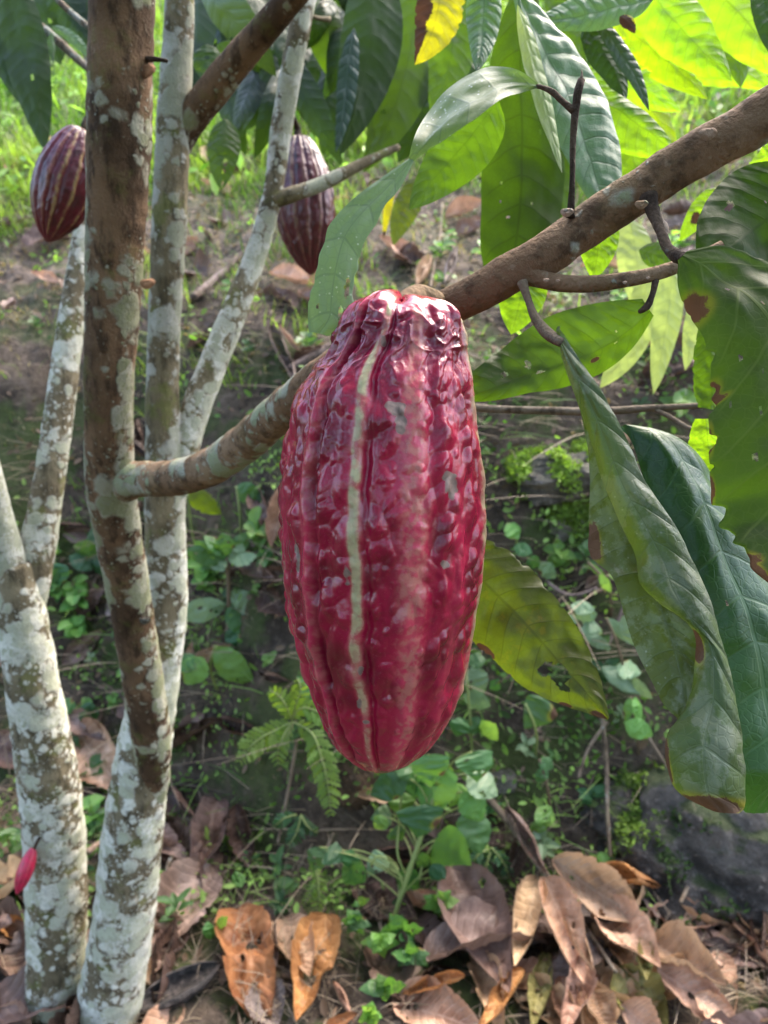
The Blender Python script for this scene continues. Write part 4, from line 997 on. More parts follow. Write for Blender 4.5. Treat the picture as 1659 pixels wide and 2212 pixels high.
H(330, 1790, 420, 1890, 110, DM_dark, 'dark leaf in shade under the mauve curled leaf', .015, .01, curl=.5)
H(165, 1575, 260, 1700, 130, DM_pink, 'pinkish leaf lodged between the two white trunks', .03, .04, curl=.6, bend=-.4)
H(150, 1545, 235, 1600, 70, DM_mauve, 'rust edged leaf wedged above the pinkish one between trunks', .03, .04, curl=.8)
H(-20, 1590, 60, 1660, 90, DM_mauve, 'mauve leaf at the left edge beside the smaller white trunk', .02, .02, curl=.7)
H(-20, 1830, 80, 1870, 110, DM_pink, 'pale pink leaf under the tiny young pod', .015, .015, curl=.4)
H(0, 2010, 65, 2170, 110, DM_dark, 'dark red brown leaf at the lower left corner', .02, .02, curl=-.8, bend=.5)
H(5, 1990, 70, 2040, 50, DM_orange, 'orange tan leaf strip at the lower left edge', .02, .02, curl=.5)
H(-10, 2190, 70, 2230, 80, DM_pink, 'pink leaf in the bottom left corner', .02, .02, curl=.5)
H(390, 2010, 330, 2110, 80, DM_mauve, 'mauve leaf lying just above the black husk', .02, .02, curl=.7)
H(560, 1960, 600, 2100, 70, DM_grey, 'grey brown leaf standing between the two orange leaves', .02, .02, curl=.9)
H(560, 2120, 600, 2225, 90, DM_grey, 'bluish grey leaf peeping out between the orange leaves', .012, .012, curl=.4)
H(1005, 2110, 872, 2140, 52, DM_orange, 'small curled orange leaf on the pink one at the bottom', .05, .045, curl=1.1, bend=-.5, wav=.006)
H(850, 2150, 1040, 2230, 110, DM_pink, 'broad pink leaf with rotted holes, bottom middle', .03, .03, curl=-.5, bend=.4, holes=((.16, .42, .05, .07), (.25, .55, .03, .10)))
H(700, 2225, 770, 2195, 40, DM_orange, 'orange leaf edge poking up at the bottom', .04, .04, curl=.6)
H(720, 2120, 770, 2215, 36, DM_pink, 'narrow pale folded leaf right of the folded orange leaf', .02, .02, curl=1.4)
H(770, 1930, 900, 1985, 120, DM_dark, 'flat dark leaf behind the young vine shoots', .01, .01, curl=.4)
H(900, 1985, 960, 2080, 80, DM_dark, 'dark red leaf in shade left of the smooth mauve leaf', .01, .01, curl=.5)
H(820, 1985, 760, 1905, 60, DM_dark, 'dark leaf tucked under the bank below the fern', .01, .01, curl=.6)
H(545, 1040, 600, 1170, 60, DM_mauve, 'mauve leaf standing on the bank left of the pod', .03, .03, curl=.8, bend=.5)
H(610, 1050, 590, 1180, 60, DM_pink, 'pale leaf sticking up behind the left side of the pod', .05, .04, curl=-.9, bend=.5)
H(520, 1215, 600, 1250, 56, DM_mauve, 'curled mauve leaf behind the whorled seedling', .03, .03, curl=.9)
H(560, 1280, 640, 1330, 70, DM_dark, 'dark brown leaf under the seedling leaves', .02, .02, curl=.6)
H(500, 1390, 405, 1440, 50, DM_tan, 'small tan star-like leaf scrap below the spotted seedling leaf', .04, .03, curl=.9, rag=.5)
H(225, 1260, 185, 1330, 40, DM_mauve, 'small mauve leaf beside the brown stem', .02, .02, curl=.8)
H(585, 700, 650, 850, 60, DM_grey, 'pale grey leaf leaning on the stick behind the pod', .02, .06, curl=1.2, bend=.8)
H(600, 700, 650, 765, 20, DM_pink, 'thin pale leaf sliver behind the pod top', .05, .05, curl=1.2)
H(960, 470, 1040, 440, 60, DM_pink, 'pinkish dead leaf under the drooping dark leaf', .04, .05, curl=.8)
H(980, 510, 1050, 480, 50, DM_mauve, 'brown dead leaf left of the drooping dark leaf', .03, .03, curl=.8)
H(900, 620, 930, 560, 56, DM_tan, 'tan dead leaf curled above the pod stalk', .03, .05, curl=1.2)
H(960, 610, 985, 545, 44, DM_grey, 'grey dead leaf above the limb near the stalk', .03, .05, curl=1.2)
H(385, 560, 430, 515, 50, DM_pink, 'round pale pink leaf between the brown and slanting stems', .02, .03, curl=.5)
H(1440, 250, 1500, 300, 60, DM_pink, 'pale dead leaf above the limb at the right', .03, .03, curl=.6)
H(1540, 250, 1600, 200, 60, DM_grey, 'grey dead leaf far up the slope at the right', .03, .03, curl=.6)
H(30, 330, 20, 380, 40, DM_tan, 'cream coloured dead leaf on the slope left of the striped pod', .04, .06, curl=.6)

# a fallen withered shoot with its leaves still on
p0, d0 = g1(1230, 1960)
spr = thing('withered_shoot', p0, 'fallen withered shoot with a fan of tan dead leaves, lower right', 'dead branch')
dg = lambda x, y: g1(x, y)[1]
limb('twig', [(1052, 1722, 16, dg(1052, 1722) - .03, 0), (1090, 1765, 15, dg(1090, 1765) - .05, 0), (1150, 1850, 14, dg(1150, 1850) - .07, 0), (1210, 1930, 13, dg(1210, 1930) - .075, 0), (1270, 2010, 11, dg(1270, 2010) - .06, 0), (1330, 2100, 9, dg(1330, 2100) - .05, 0)], BK_twig, spr, nr=12)
S = lambda *a, **k: fallen(*a[:4], a[4] * 1.2, *a[5:], parent=spr, name='leaf', **k)
S(1092, 1742, 1182, 1885, 66, DM_mauve, l0=.05, l1=.09, curl=-1.3, bend=.5, wav=.008)
S(1128, 1790, 1110, 1905, 60, DM_dark, l0=.04, l1=.04, curl=1.0)
S(1192, 1856, 1382, 1990, 112, DM_tan, l0=.10, l1=.08, curl=-.8, bend=.35, seed=211)
S(1162, 1895, 1110, 2088, 80, DM_tan, l0=.075, l1=.055, curl=-.9, bend=.4, seed=212)
S(1180, 1895, 1258, 2122, 96, DM_pink, l0=.09, l1=.07, curl=-.8, bend=.35, wav=.006, label='long pinkish leaf in the middle of the fan')
S(1222, 1975, 1280, 2100, 60, DM_tan, l0=.10, l1=.085, curl=-1.2, bend=.5)
S(1285, 1872, 1420, 1908, 74, DM_orange, l0=.05, l1=.06, curl=1.3, bend=.3, wav=.008)
S(1240, 1960, 1350, 2060, 90, DM_tan, l0=.05, l1=.04, curl=-.6)
S(1290, 1965, 1420, 2090, 104, DM_pink, l0=.085, l1=.075, curl=-.7, bend=.3, rag=.2, holes=((.16, .68, .03, .06), (.30, .40, .02, .04), (.28, .55, .018, .035), (.36, .46, .016, .03), (.62, .25, .05, .04)), label='pink tan leaf with round black-edged holes')
S(1402, 2035, 1562, 2128, 110, DM_tan, l0=.06, l1=.07, curl=-.8, bend=.35)
S(1390, 2030, 1400, 2120, 44, DM_olive, l0=.085, l1=.075, curl=.9)
H(1262, 2070, 1218, 2235, 90, DM_pink, 'pink leaf standing upright under the fan of tan leaves', .06, .05, curl=-.8)
H(1330, 2090, 1440, 2230, 130, DM_olive, 'olive grey crumpled leaf under the holed pink leaf', .035, .03, curl=-.5, wav=.012)
H(1420, 2090, 1600, 2230, 96, DM_pink, 'pink tan leaf with one big black hole, right bottom', .05, .045, curl=-.7, holes=((.42, .45, .05, .08),))
H(1500, 2150, 1600, 2225, 60, DM_pink, 'pleated pinkish tan leaf at the bottom right', .07, .06, curl=-.5)
H(1180, 2060, 1150, 2235, 76, DM_olive, 'olive green dying leaf under the fan', .04, .04, curl=-.9, bend=.3)
H(1215, 2110, 1230, 2230, 70, DM_pink, 'pink leaf tip beside the olive dying leaf', .035, .03, curl=-.6)
H(1130, 2092, 1030, 2230, 66, DM_orange, 'orange leaf with a dark hole at the bottom edge', .055, .05, curl=-1.0, holes=((.3, .4, .03, .08),))
H(1280, 2140, 1320, 2240, 90, DM_tan, 'tan leaf with curled pale rim at the bottom', .045, .04, curl=.8)
H(1340, 2170, 1430, 2240, 90, DM_pink, 'pale folded leaf scrap at the bottom right', .05, .045, curl=-.7)

# litter that nothing tells apart
protos = []
for i in range(9):
    V, F, uv = dry_geo(rng.uniform(.10, .17), rng.uniform(.028, .045), curl=rng.choice([-1, 1]) * rng.uniform(.5, 1.7), bend=rng.uniform(-1.2, 1.2), wav=.016, seed=300 + i, rag=.38, n=30, m=13)
    protos.append(mesh('litter_leaf', V, F, [DM_dark, DM_mauve, DM_dark, DM_mauve, DM_grey, DM_tan, DM_dark, DM_mauve, DM_pink][i], uv=uv))
def litter(n, xr, yr, label, group, smin, smax, up=.012, pick=None, free=False, kinds=None):
    k = 0
    while k < n:
        x, y = rng.uniform(*xr), rng.uniform(*yr)
        p = np.array([x, y, float(h_ground(x, y))]); nn = gnormal(p)
        if pick is not None and not pick(p): continue
        q = p - CAM; sx, sy = q @ RIGHT / (q @ FWD) * FPX + CX, CY - q @ UP / (q @ FWD) * FPX
        if not free and ((430 < sx < 790 and sy > 1900) or (1000 < sx < 1620 and sy > 1820)): continue           # leave the big leaves that lie there uncovered
        a = rng.uniform(0, 2 * math.pi); al = np.array([math.cos(a), math.sin(a), 0]); al -= nn * al.dot(nn)
        nn = nn + rng.normal(0, .13, 3)
        M = frame(p + nn * rng.uniform(.002, up), al, nn, rng.uniform(smin, smax))
        place('fallen_leaf', protos[rng.choice(kinds) if kinds else rng.integers(len(protos))], M, label, 'dead leaf', group)
        k += 1
litter(70, (-.95, .75), (.74, 1.15), 'brown dead leaf in the thick litter at the foot of the bank', 'dead leaves in the litter at the foot of the bank', .8, 1.3, .006)
litter(44, (.12, .85), (.78, 1.02), 'tan dead leaf half buried in the heap at the lower right', 'dead leaves heaped at the lower right', .75, 1.15, .012, free=True, kinds=[5, 8, 5, 4, 1])
litter(34, (-.75, .9), (1.1, 1.75), 'brown dead leaf caught among the moss on the bank', 'dead leaves caught on the mossy bank', .35, .8, .012)
litter(46, (-1.1, -.2), (1.1, 1.75), 'brown dead leaf lying on the bank behind the white trunks', 'dead leaves on the bank behind the trunks', .6, 1.1)
litter(110, (-1.6, 1.6), (1.6, 3.4), 'curled dead leaf lying far up the grassy slope', 'dead leaves scattered up the slope', .5, 1.15, .03)

# ================================================================== HUSK, STICKS, STONES
def husk():
    n, m = 60, 40
    u = np.linspace(0, 1, n); a = np.linspace(-1.9, 1.9, m)
    U, A = np.meshgrid(u, a, indexing='ij')
    r = .036 * np.clip(np.sin(math.pi * np.clip(U * .96 + .03, 0, 1)), .03, 1) ** .6
    r = r * (1 + .10 * fbm(np.stack([U * 6, A * 2, 0 * U], -1), 3, 71)) * (1 + .05 * np.cos(A * 8))
    x = (U - .5) * .19; y = r * np.sin(A); z = -r * np.cos(A) * .8
    V = np.stack([x, y, z], -1); V2 = np.stack([x * .97, y * .82, z * .82 + .002], -1)
    rim = np.concatenate([V, V2[:, ::-1]], 1)
    return rim.reshape(-1, 3), grid(n, 2 * m, True)
s = Sh('rotten black husk'); o_ = s.obj(); nn_ = s.noise(o_, 80, 6, .7)
HUSK = s.done(s.pbsdf(s.mix(s.ss(nn_, .42, .72), (.014, .011, .010), (.085, .068, .06)), .6, s.bump(nn_, .006), .4))
pa, da = g1(296, 2175); pb, db_ = g1(470, 2085)
V, F = husk()
ctr = (pa + pb) / 2; toward = CAM - ctr; toward /= np.linalg.norm(toward)
M = frame(ctr + toward * .035, pb - pa, toward * .5 + np.array([0, .2, .9]), np.linalg.norm(pb - pa) / .185)
place('pod_husk', mesh('pod_husk', V, F, HUSK), M, 'blackened empty half of an old pod lying in the litter', 'pod husk')

def stick(name, pts, w, label, lift=.015, mat=None, group=None, cat='stick'):
    st = [(x, y, w * (1 - .35 * i / len(pts)), g1(x, y)[1] - lift, .1) for i, (x, y) in enumerate(pts)]
    V, F, uv, li = pxtube(st, step=.004, nr=12, rough=.12, fscale=60)
    return put(name, V, F, mat or BK_twig, None, loc=P(*[np.array(q) for q in (st[0][0], st[0][1], st[0][3])]), uv=uv, attrs={'lichen': li}, label=label, cat=cat, group=group)
BK_mauve = bark_mat('weathered stick', (.12, .085, .07), (.22, .165, .15), ((.3, .27, .25), (.3, .25, .2)), 90, .05)
stick('fallen_stick', [(418, 642), (470, 598), (530, 545)], 18, 'brown broken stick on the slope between the stems', .04, BK_mauve)
stick('fallen_stick', [(630, 800), (680, 770), (740, 735)], 26, 'pale stick lying on the bank behind the pod top', .04, BK_mauve)
stick('dry_stalk', [(955, 440), (952, 500), (940, 560), (930, 620)], 7, 'thin pale curved stalk above the pod stalk', .05)
stick('dry_stalk', [(965, 560), (985, 600), (1000, 640)], 6, 'thin pale stalk beside the limb', .05)
stick('fallen_stick', [(372, 1905), (362, 1880), (372, 1850)], 12, 'short bent pale twig leaning beside the white trunk', .05)
stick('fallen_stick', [(190, 1840), (225, 1815), (262, 1802)], 14, 'pale twig stuck between the two white trunks', .05, SCAR)
stick('root', [(1300, 1545), (1310, 1660), (1312, 1760), (1318, 1850)], 11, 'long pale root hanging down the bank under the olive leaf', .05, cat='root')
stick('root', [(1312, 1560), (1270, 1620), (1250, 1680)], 8, 'forked pale root left of the long hanging root', .05, cat='root')
stick('root', [(1380, 1560), (1430, 1640), (1480, 1720)], 8, 'slanting root behind the folded leaf', .04, cat='root')
stick('root', [(1485, 1740), (1500, 1830), (1490, 1900), (1470, 1950)], 11, 'yellowish root crossing the dark rock face', .06, cat='root')
stick('root', [(1180, 1255), (1230, 1285), (1290, 1270)], 9, 'brown bowed root on the bank beside the pod', .04, BK_mauve, cat='root')
stick('root', [(1360, 1240), (1340, 1330), (1310, 1400)], 8, 'brown upright root behind the folded leaf', .04, BK_mauve, cat='root')
stick('root', [(720, 1800), (700, 1850), (690, 1900)], 7, 'thin straw coloured root under the drooping fern', .03, cat='root')
stick('root', [(640, 1600), (620, 1720), (600, 1820)], 8, 'long dry stalk hanging through the fern', .05, cat='root')

def rock_geo(sx, sy, sz, seed, n=90, m=120, rough=.22):
    th = np.linspace(.001, math.pi - .001, n); ph = np.linspace(0, 2 * math.pi, m, endpoint=False)
    T, A = np.meshgrid(th, ph, indexing='ij')
    d = np.stack([np.sin(T) * np.cos(A), np.sin(T) * np.sin(A), np.cos(T)], -1)
    sq = 1 / (np.abs(d) ** 4).sum(-1) ** .25
    r = (.55 + .45 * sq) * (1 + rough * fbm(d * 1.6, 2, seed) + .07 * fbm(d * 6, 5, seed + 2) + .05 * np.round(2 * perlin(d * 9 + 2, seed + 4)) / 2 * .5 + .045 * (1 - np.abs(perlin(d * 4 + 5, seed + 5))) ** 3)
    return (d * r[..., None] * np.array([sx, sy, sz])).reshape(-1, 3), grid(n, m, True)[:, ::-1]

def rock_mat(name, c1, c2, moss):
    s = Sh(name); o = s.obj(); n1 = s.noise(o, 12, 6, .65); n2 = s.noise(o, 90, 5, .7)
    c = s.mix(s.ss(n1, .36, .66), c1, c2)
    c = s.mix(s.math('MULTIPLY', s.ss(n2, .56, .7), .5), c, tuple(min(1, x * 2.6) for x in c2))
    c = s.mix(s.math('MULTIPLY', s.ss(n2, .46, .32), .6), c, (.012, .01, .009))
    nz = s.n('SeparateXYZ', i={0: s.n('NewGeometry').outputs['Normal']}).outputs[2]
    mm = s.math('MULTIPLY', s.ss(s.math('ADD', s.math('MULTIPLY', n1, 1.2), s.math('MULTIPLY', nz, .45)), .82, .98), moss)
    c = s.mix(mm, c, s.mix(n2, (.012, .022, .005), (.06, .09, .02)))
    n3 = s.noise(o, 320, 4, .7)
    c = s.mix(s.math('MULTIPLY', s.ss(n3, .6, .72), .55), c, (.2, .18, .16))
    return s.done(s.pbsdf(c, .65, s.bump(s.math('ADD', s.math('ADD', n1, s.math('MULTIPLY', n2, 1.1)), s.math('MULTIPLY', n3, .35)), .02), .3))
ROCK = rock_mat('dark damp rock', (.05, .043, .037), (.19, .165, .145), .9)
LEDGE = rock_mat('pale mossy ledge', (.10, .085, .07), (.30, .26, .22), .45)
def rock(x, y, wpx, hpx, label, mat, seed, depth=.7, push=.35, rot=0., rough=.22):
    p, d = g1(x, y)
    sx, sz = wpx / 2 * d / FPX, hpx / 2 * d / FPX; sy = sx * depth
    V, F = rock_geo(sx, sy, sz, seed, rough=rough)
    M = np.eye(4); c, s_ = math.cos(rot), math.sin(rot)
    M[:3, :3] = np.stack([RIGHT * c + UP * s_, FWD, UP * c - RIGHT * s_], 1)
    M[:3, 3] = p + FWD * sy * push
    return place('rock', mesh('rock', V, F, mat), M, label, 'rock')
rock(1600, 1945, 580, 440, 'large dark damp rock at the right edge below the folded leaf', ROCK, 5, .6, .45, -.55)
rock(1380, 1790, 260, 190, 'dark shaded rock under the tip of the folded leaf', ROCK, 8, .6, .5, -.2)
rock(1215, 1030, 250, 120, 'pale mossy stone ledge on the bank right of the pod', LEDGE, 12, .8, .4, .1)
rock(1275, 1120, 190, 130, 'brown earthy stone under the ledge', LEDGE, 15, .6, .7, 0)
for x, y, w, h, sd, lb in [(120, 905, 46, 30, 3, 'small pale stone on the bank left of the brown stem'), (430, 1560, 40, 26, 4, 'small stone among the moss beside the white trunk'), (1090, 1690, 60, 50, 5, 'mossy brown clod below the pod on the right'), (770, 1700, 90, 110, 9, 'bare brown clod of earth under the pod tip')]:
    rock(x, y, w, h, lb, LEDGE if sd != 9 else rock_mat('bare earth clod', (.05, .028, .015), (.12, .07, .04), .1), sd, .7, .5)

# ================================================================== SMALL PLANTS
PL_green = leaf_mat('soft herb leaf', (.055, .135, .035), (.07, .14, .04), (.15, .34, .035), (.12, .22, .08), nv=6, tfac=.4, rough=.45, bump=.0006, vfac=.4, speck=.15, var=.28)
PL_light = leaf_mat('light herb leaf', (.12, .26, .05), (.14, .26, .07), (.30, .52, .06), (.2, .32, .1), nv=6, tfac=.45, rough=.45, bump=.0006, vfac=.4, var=.28)
PL_pale = leaf_mat('dusty pale herb leaf', (.17, .26, .13), (.2, .27, .15), (.25, .4, .15), (.26, .34, .2), nv=6, tfac=.35, rough=.42, bump=.0006, vfac=.4, speck=.3, var=.28)
PL_deep = leaf_mat('shaded herb leaf', (.03, .095, .032), (.05, .11, .04), (.08, .22, .03), (.07, .14, .05), nv=6, tfac=.4, rough=.45, bump=.0006, var=.28)
PL_fern = leaf_mat('yellow green fern', (.115, .215, .03), (.13, .22, .035), (.28, .46, .03), (.26, .34, .08), nv=1, tfac=.5, rough=.5, bump=.0003)
s = Sh('green stem'); STEM = s.done(s.pbsdf((.17, .21, .06), .5, None, .4))
s = Sh('brown thin stem'); STEMB = s.done(s.pbsdf((.12, .085, .05), .6, None, .3))

def dep(x, y, off): return g1(x, y)[1] - off
def stem(parent, pts, mat=STEM, w=7, name='stem'):
    V, F, uv, li = pxtube([(x, y, w, d, 0) for x, y, d in pts], step=.006, nr=8, rough=.03)
    return put(name, V, F, mat, parent, uv=uv)
def pleaf(parent, x0, y0, x1, y1, w, d, mat, shape='ovate', d1=None, bow=0., flip=True, **kw):
    d1 = d if d1 is None else d1
    mx, my = (x0 + x1) / 2, (y0 + y1) / 2
    nx, ny = (y1 - y0), -(x1 - x0)
    mids = [(x0, y0, d), (mx + nx * bow, my + ny * bow, (d + d1) / 2 - .006), (x1, y1, d1)]
    t = .012 * rng.normal(0, 1)
    if 'holes' not in kw and rng.random() < .3:
        kw['holes'] = [(rng.uniform(.2, .8), rng.uniform(.15, .85), rng.uniform(.03, .07), rng.uniform(.05, .1)) for _ in range(rng.integers(1, 4))]
    if rng.random() < .35: kw['decay'] = spots((rng.uniform(.3, 1), rng.choice([0., 1.]), rng.uniform(.05, .2), rng.uniform(.1, .25)))
    kw.setdefault('rag', rng.uniform(.03, .13))
    return leaf(parent, mat, petal(mids, w / 2 * 1.06, n=9, shape=shape, da=t, db=-t + .004), n=34, m=16, flip=flip, bulge=.002, wav=.004, ragf=14, **kw)

# whorled seedling left of the pod
D = dep(490, 1330, .06)
o = thing('herb', P(488, 1345, D + .05), 'seedling with a whorl of pale pointed leaves between white trunk and pod', 'plant')
stem(o, [(490, 1390, D + .03), (494, 1290, D), (490, 1205, D - .02)], STEMB, 9)
for x1, y1, w, m in [(420, 1168, 40, PL_green), (398, 1188, 44, PL_green), (455, 1228, 36, PL_pale), (480, 1150, 40, PL_green), (520, 1168, 44, PL_pale), (556, 1200, 36, PL_pale), (540, 1148, 36, PL_green), (440, 1158, 30, PL_green)]:
    pleaf(o, 490, 1206, x1, y1, w, D - .02, m, d1=D - .03 + rng.uniform(-.02, .02), bow=rng.normal(0, .08))
for x0, y0, x1, y1, w, m in [(488, 1305, 378, 1332, 50, PL_pale), (496, 1278, 578, 1335, 48, PL_pale), (490, 1312, 540, 1372, 48, PL_green), (485, 1365, 575, 1392, 40, PL_deep), (490, 1360, 520, 1400, 36, PL_deep)]:
    pleaf(o, x0, y0, x1, y1, w, D, m, holes=((.5, .4, .05, .08), (.3, .6, .04, .06)) if w == 50 else ())
D = dep(500, 1440, .05)
o = thing('herb', P(470, 1480, D + .04), 'seedling with one long spotted yellow green leaf, by the white trunk', 'plant')
pleaf(o, 466, 1395, 548, 1470, 60, D, PL_light, bow=-.08, label='spotted yellow green leaf')
pleaf(o, 440, 1420, 400, 1478, 60, D, PL_light); pleaf(o, 430, 1425, 376, 1440, 40, D, PL_green)
stem(o, [(470, 1490, D + .05), (455, 1440, D + .02), (466, 1395, D)], STEM, 6)
D = dep(430, 1090, .08)
o = thing('herb', P(410, 1120, D + .05), 'young plant with one bright lime leaf under the fruiting limb', 'plant')
leaf(o, LM_yell, petal([(408, 1066, D), (440, 1085, D), (478, 1110, D)], 26, n=9), n=30, m=12, rag=.2)
stem(o, [(430, 1230, D + .06), (415, 1150, D + .03), (405, 1068, D)], STEM, 5)
# leaves peeping out left of the brown stem
for (x, y, lvs, lb) in [(125, 1250, [(120, 1215, 130, 1265, 50, PL_deep), (100, 1240, 145, 1255, 36, PL_green)], 'herb with a broad green leaf between the two forked stems'),
                        (200, 1190, [(160, 1180, 215, 1195, 40, PL_green), (150, 1200, 200, 1230, 36, PL_deep), (205, 1130, 240, 1260, 70, PL_deep)], 'herb with dark tall leaf just left of the brown stem'),
                        (170, 1530, [(165, 1530, 125, 1520, 34, PL_green), (170, 1530, 215, 1545, 40, PL_deep), (170, 1530, 185, 1570, 34, PL_green)], 'low green herb between the two white trunks at middle height'),
                        (30, 1810, [(20, 1810, 60, 1825, 34, PL_light), (20, 1810, -10, 1800, 30, PL_green)], 'tiny green sprout near the young pink pod'),
                        (520, 1130, [(510, 1050, 560, 1080, 44, PL_green), (560, 1060, 580, 1085, 30, PL_deep)], 'herb whose bluish green leaf hangs under the fruiting limb'),
                        (505, 1900, [(500, 1905, 530, 1895, 34, PL_light)], 'single light green leaflet on the dark litter'),
                        (460, 2000, [(455, 2030, 448, 1990, 26, PL_green), (470, 1985, 488, 2000, 30, PL_light)], 'sprout with two leaflets at the top of the orange leaf'),
                        (1180, 1220, [(1140, 1205, 1165, 1225, 30, PL_green), (1165, 1215, 1200, 1250, 34, PL_pale)], 'pale sprig on the bank above the olive leaf'),
                        (1115, 1140, [(1095, 1130, 1120, 1165, 36, PL_light), (1110, 1180, 1150, 1195, 30, PL_green)], 'yellowish sprout right beside the pod'),
                        (1170, 1790, [(1160, 1745, 1190, 1775, 44, PL_light), (1160, 1770, 1170, 1800, 40, PL_light)], 'light green sprig on the moss above the withered shoot'),
                        (1460, 1770, [(1478, 1765, 1430, 1775, 40, PL_light)], 'lone small leaf on the dark rock'),
                        (1550, 1800, [(1535, 1790, 1560, 1870, 16, PL_pale), (1575, 1775, 1600, 1815, 24, PL_green)], 'pale blade leaves on the rock right of the folded leaf tip')]:
    D = dep(x, y, .04)
    o = thing('herb', P(x, y + 20, D + .03), lb, 'plant')
    stem(o, [(x, y + 40, D + .03), (x, y + 10, D + .01), (lvs[0][0], lvs[0][1], D)], STEM, 5)
    for a in lvs: pleaf(o, *a[:5], D, a[5])
# pale herbs on the bank right of the pod
for (x, y, lvs, lb, m) in [(1260, 1340, [(1232, 1308, 1285, 1318, 30), (1240, 1340, 1290, 1325, 34), (1250, 1350, 1300, 1365, 36), (1262, 1370, 1320, 1402, 26), (1240, 1330, 1225, 1350, 26)], 'dusty pale herb close right of the olive leaf', PL_pale),
                           (1340, 1400, [(1310, 1335, 1375, 1395, 26), (1345, 1330, 1372, 1392, 36), (1300, 1440, 1390, 1500, 40), (1350, 1460, 1410, 1510, 26), (1330, 1440, 1385, 1455, 40)], 'tall pale herb with narrow leaves left of the folded leaf', PL_pale),
                           (1370, 1540, [(1362, 1505, 1352, 1560, 22), (1372, 1505, 1382, 1560, 22), (1350, 1560, 1410, 1590, 44)], 'herb with upright light blades by the tip of the olive leaf', PL_light),
                           (1310, 1240, [(1270, 1215, 1310, 1250, 14), (1295, 1240, 1320, 1280, 20)], 'yellow green curled blade on the bank by the folded leaf', PL_light),
                           (1180, 1680, [(1165, 1640, 1195, 1660, 30), (1180, 1660, 1160, 1690, 28)], 'small sprig under the heart leaf right of the pod', PL_green)]:
    D = dep(x, y, .07)
    o = thing('herb', P(x, y + 60, D + .05), lb, 'plant')
    stem(o, [(x + 10, y + 90, D + .05), (x + 4, y + 30, D + .01), (lvs[0][0], lvs[0][1], D)], STEMB, 6)
    for a in lvs: pleaf(o, *a, D + rng.uniform(-.02, .01), m)
D = dep(1160, 1545, .10)
o = thing('herb', P(1160, 1600, D + .08), 'herb with one heart shaped leaf browned at its rim, below the olive leaf', 'plant')
stem(o, [(1155, 1640, D + .08), (1160, 1600, D + .02), (1135, 1520, D)], STEM, 6)
leaf(o, PL_green, petal([(1180, 1512, D), (1160, 1540, D), (1132, 1574, D)], 38, n=9, shape='heart'), flip=True, n=30, m=14, decay=spots((.2, .95, .2, .2)))
D = dep(1040, 1450, .08)
o = thing('herb', P(1050, 1500, D + .06), 'leafy herb low on the bank touching the right flank of the pod', 'plant')
for a in [(1010, 1430, 1050, 1425, 34, PL_green), (1020, 1440, 1040, 1500, 50, PL_pale), (1000, 1500, 1060, 1525, 40, PL_pale), (1000, 1550, 985, 1590, 44, PL_green), (1010, 1555, 1040, 1580, 40, PL_green), (1040, 1555, 1075, 1600, 34, PL_light), (1060, 1470, 1080, 1490, 26, PL_deep)]:
    pleaf(o, *a[:5], D + rng.uniform(-.02, .02), a[5])
stem(o, [(1020, 1640, D + .04), (1015, 1550, D + .01), (1005, 1440, D)], STEM, 6)

# climbing vine under the pod
DV = dep(880, 1900, .10)
o = thing('vine', P(785, 2210, DV), 'climbing vine with a long green stem and heart shaped leaves below the pod tip', 'vine')
stem(o, [(775, 2225, DV - .02), (820, 2080, DV), (858, 1960, DV), (900, 1835, DV), (935, 1730, DV + .01), (960, 1640, DV + .02)], STEM, 11)
for x0, y0, x1, y1, w, m, sh in [(955, 1640, 930, 1760, 90, PL_light, 'ovate'), (925, 1630, 930, 1700, 84, PL_green, 'heart'), (880, 1645, 905, 1690, 60, PL_green, 'heart'), (880, 1680, 800, 1718, 60, PL_deep, 'ovate'), (870, 1700, 960, 1690, 50, PL_deep, 'ovate'),
                                 (868, 1712, 866, 1770, 58, PL_light, 'heart'), (905, 1740, 900, 1810, 96, PL_deep, 'heart'), (890, 1745, 950, 1770, 50, PL_green, 'ovate'), (845, 1758, 800, 1770, 46, PL_green, 'heart'), (850, 1790, 870, 1815, 44, PL_green, 'heart'), (835, 1765, 810, 1790, 36, PL_light, 'ovate'),
                                 (1020, 1625, 1030, 1690, 80, PL_green, 'heart'), (1010, 1670, 1075, 1720, 60, PL_pale, 'ovate'), (1005, 1700, 970, 1745, 44, PL_light, 'heart'), (1000, 1710, 1040, 1775, 60, PL_light, 'ovate'), (1015, 1740, 1040, 1845, 70, PL_green, 'ovate'),
                                 (940, 1815, 1018, 1870, 88, PL_green, 'heart'), (690, 1830, 678, 1890, 48, PL_green, 'heart'), (705, 1838, 740, 1862, 54, PL_deep, 'heart'), (760, 1835, 752, 1875, 40, PL_deep, 'ovate'), (740, 1870, 790, 1905, 56, PL_green, 'ovate'), (832, 1848, 795, 1895, 46, PL_pale, 'heart'),
                                 (900, 1850, 925, 1870, 36, PL_green, 'ovate'), (860, 1880, 905, 1920, 50, PL_deep, 'ovate'), (800, 1640, 850, 1660, 40, PL_deep, 'ovate'), (960, 1870, 930, 1900, 40, PL_deep, 'ovate')]:
    dv = DV + rng.uniform(-.02, .05)
    pleaf(o, x0, y0, x1, y1, w, dv, m, sh, bow=rng.normal(0, .05))
    ty = min(2150, y0 + 70); tx = np.interp(ty, [1640, 1730, 1835, 1960, 2080], [960, 935, 900, 858, 820])
    stem(o, [(x0, y0, dv), (x0 * .7 + tx * .3, y0 + 8, dv + .004), (tx, ty, DV + .01)], STEM, 3.5, 'petiole')
stem(o, [(882, 1900, DV + .01), (860, 1850, DV + .01), (862, 1780, DV + .02), (868, 1715, DV + .01)], STEM, 5); stem(o, [(872, 1920, DV), (850, 1870, DV), (815, 1850, DV), (800, 1870, DV)], STEM, 5)
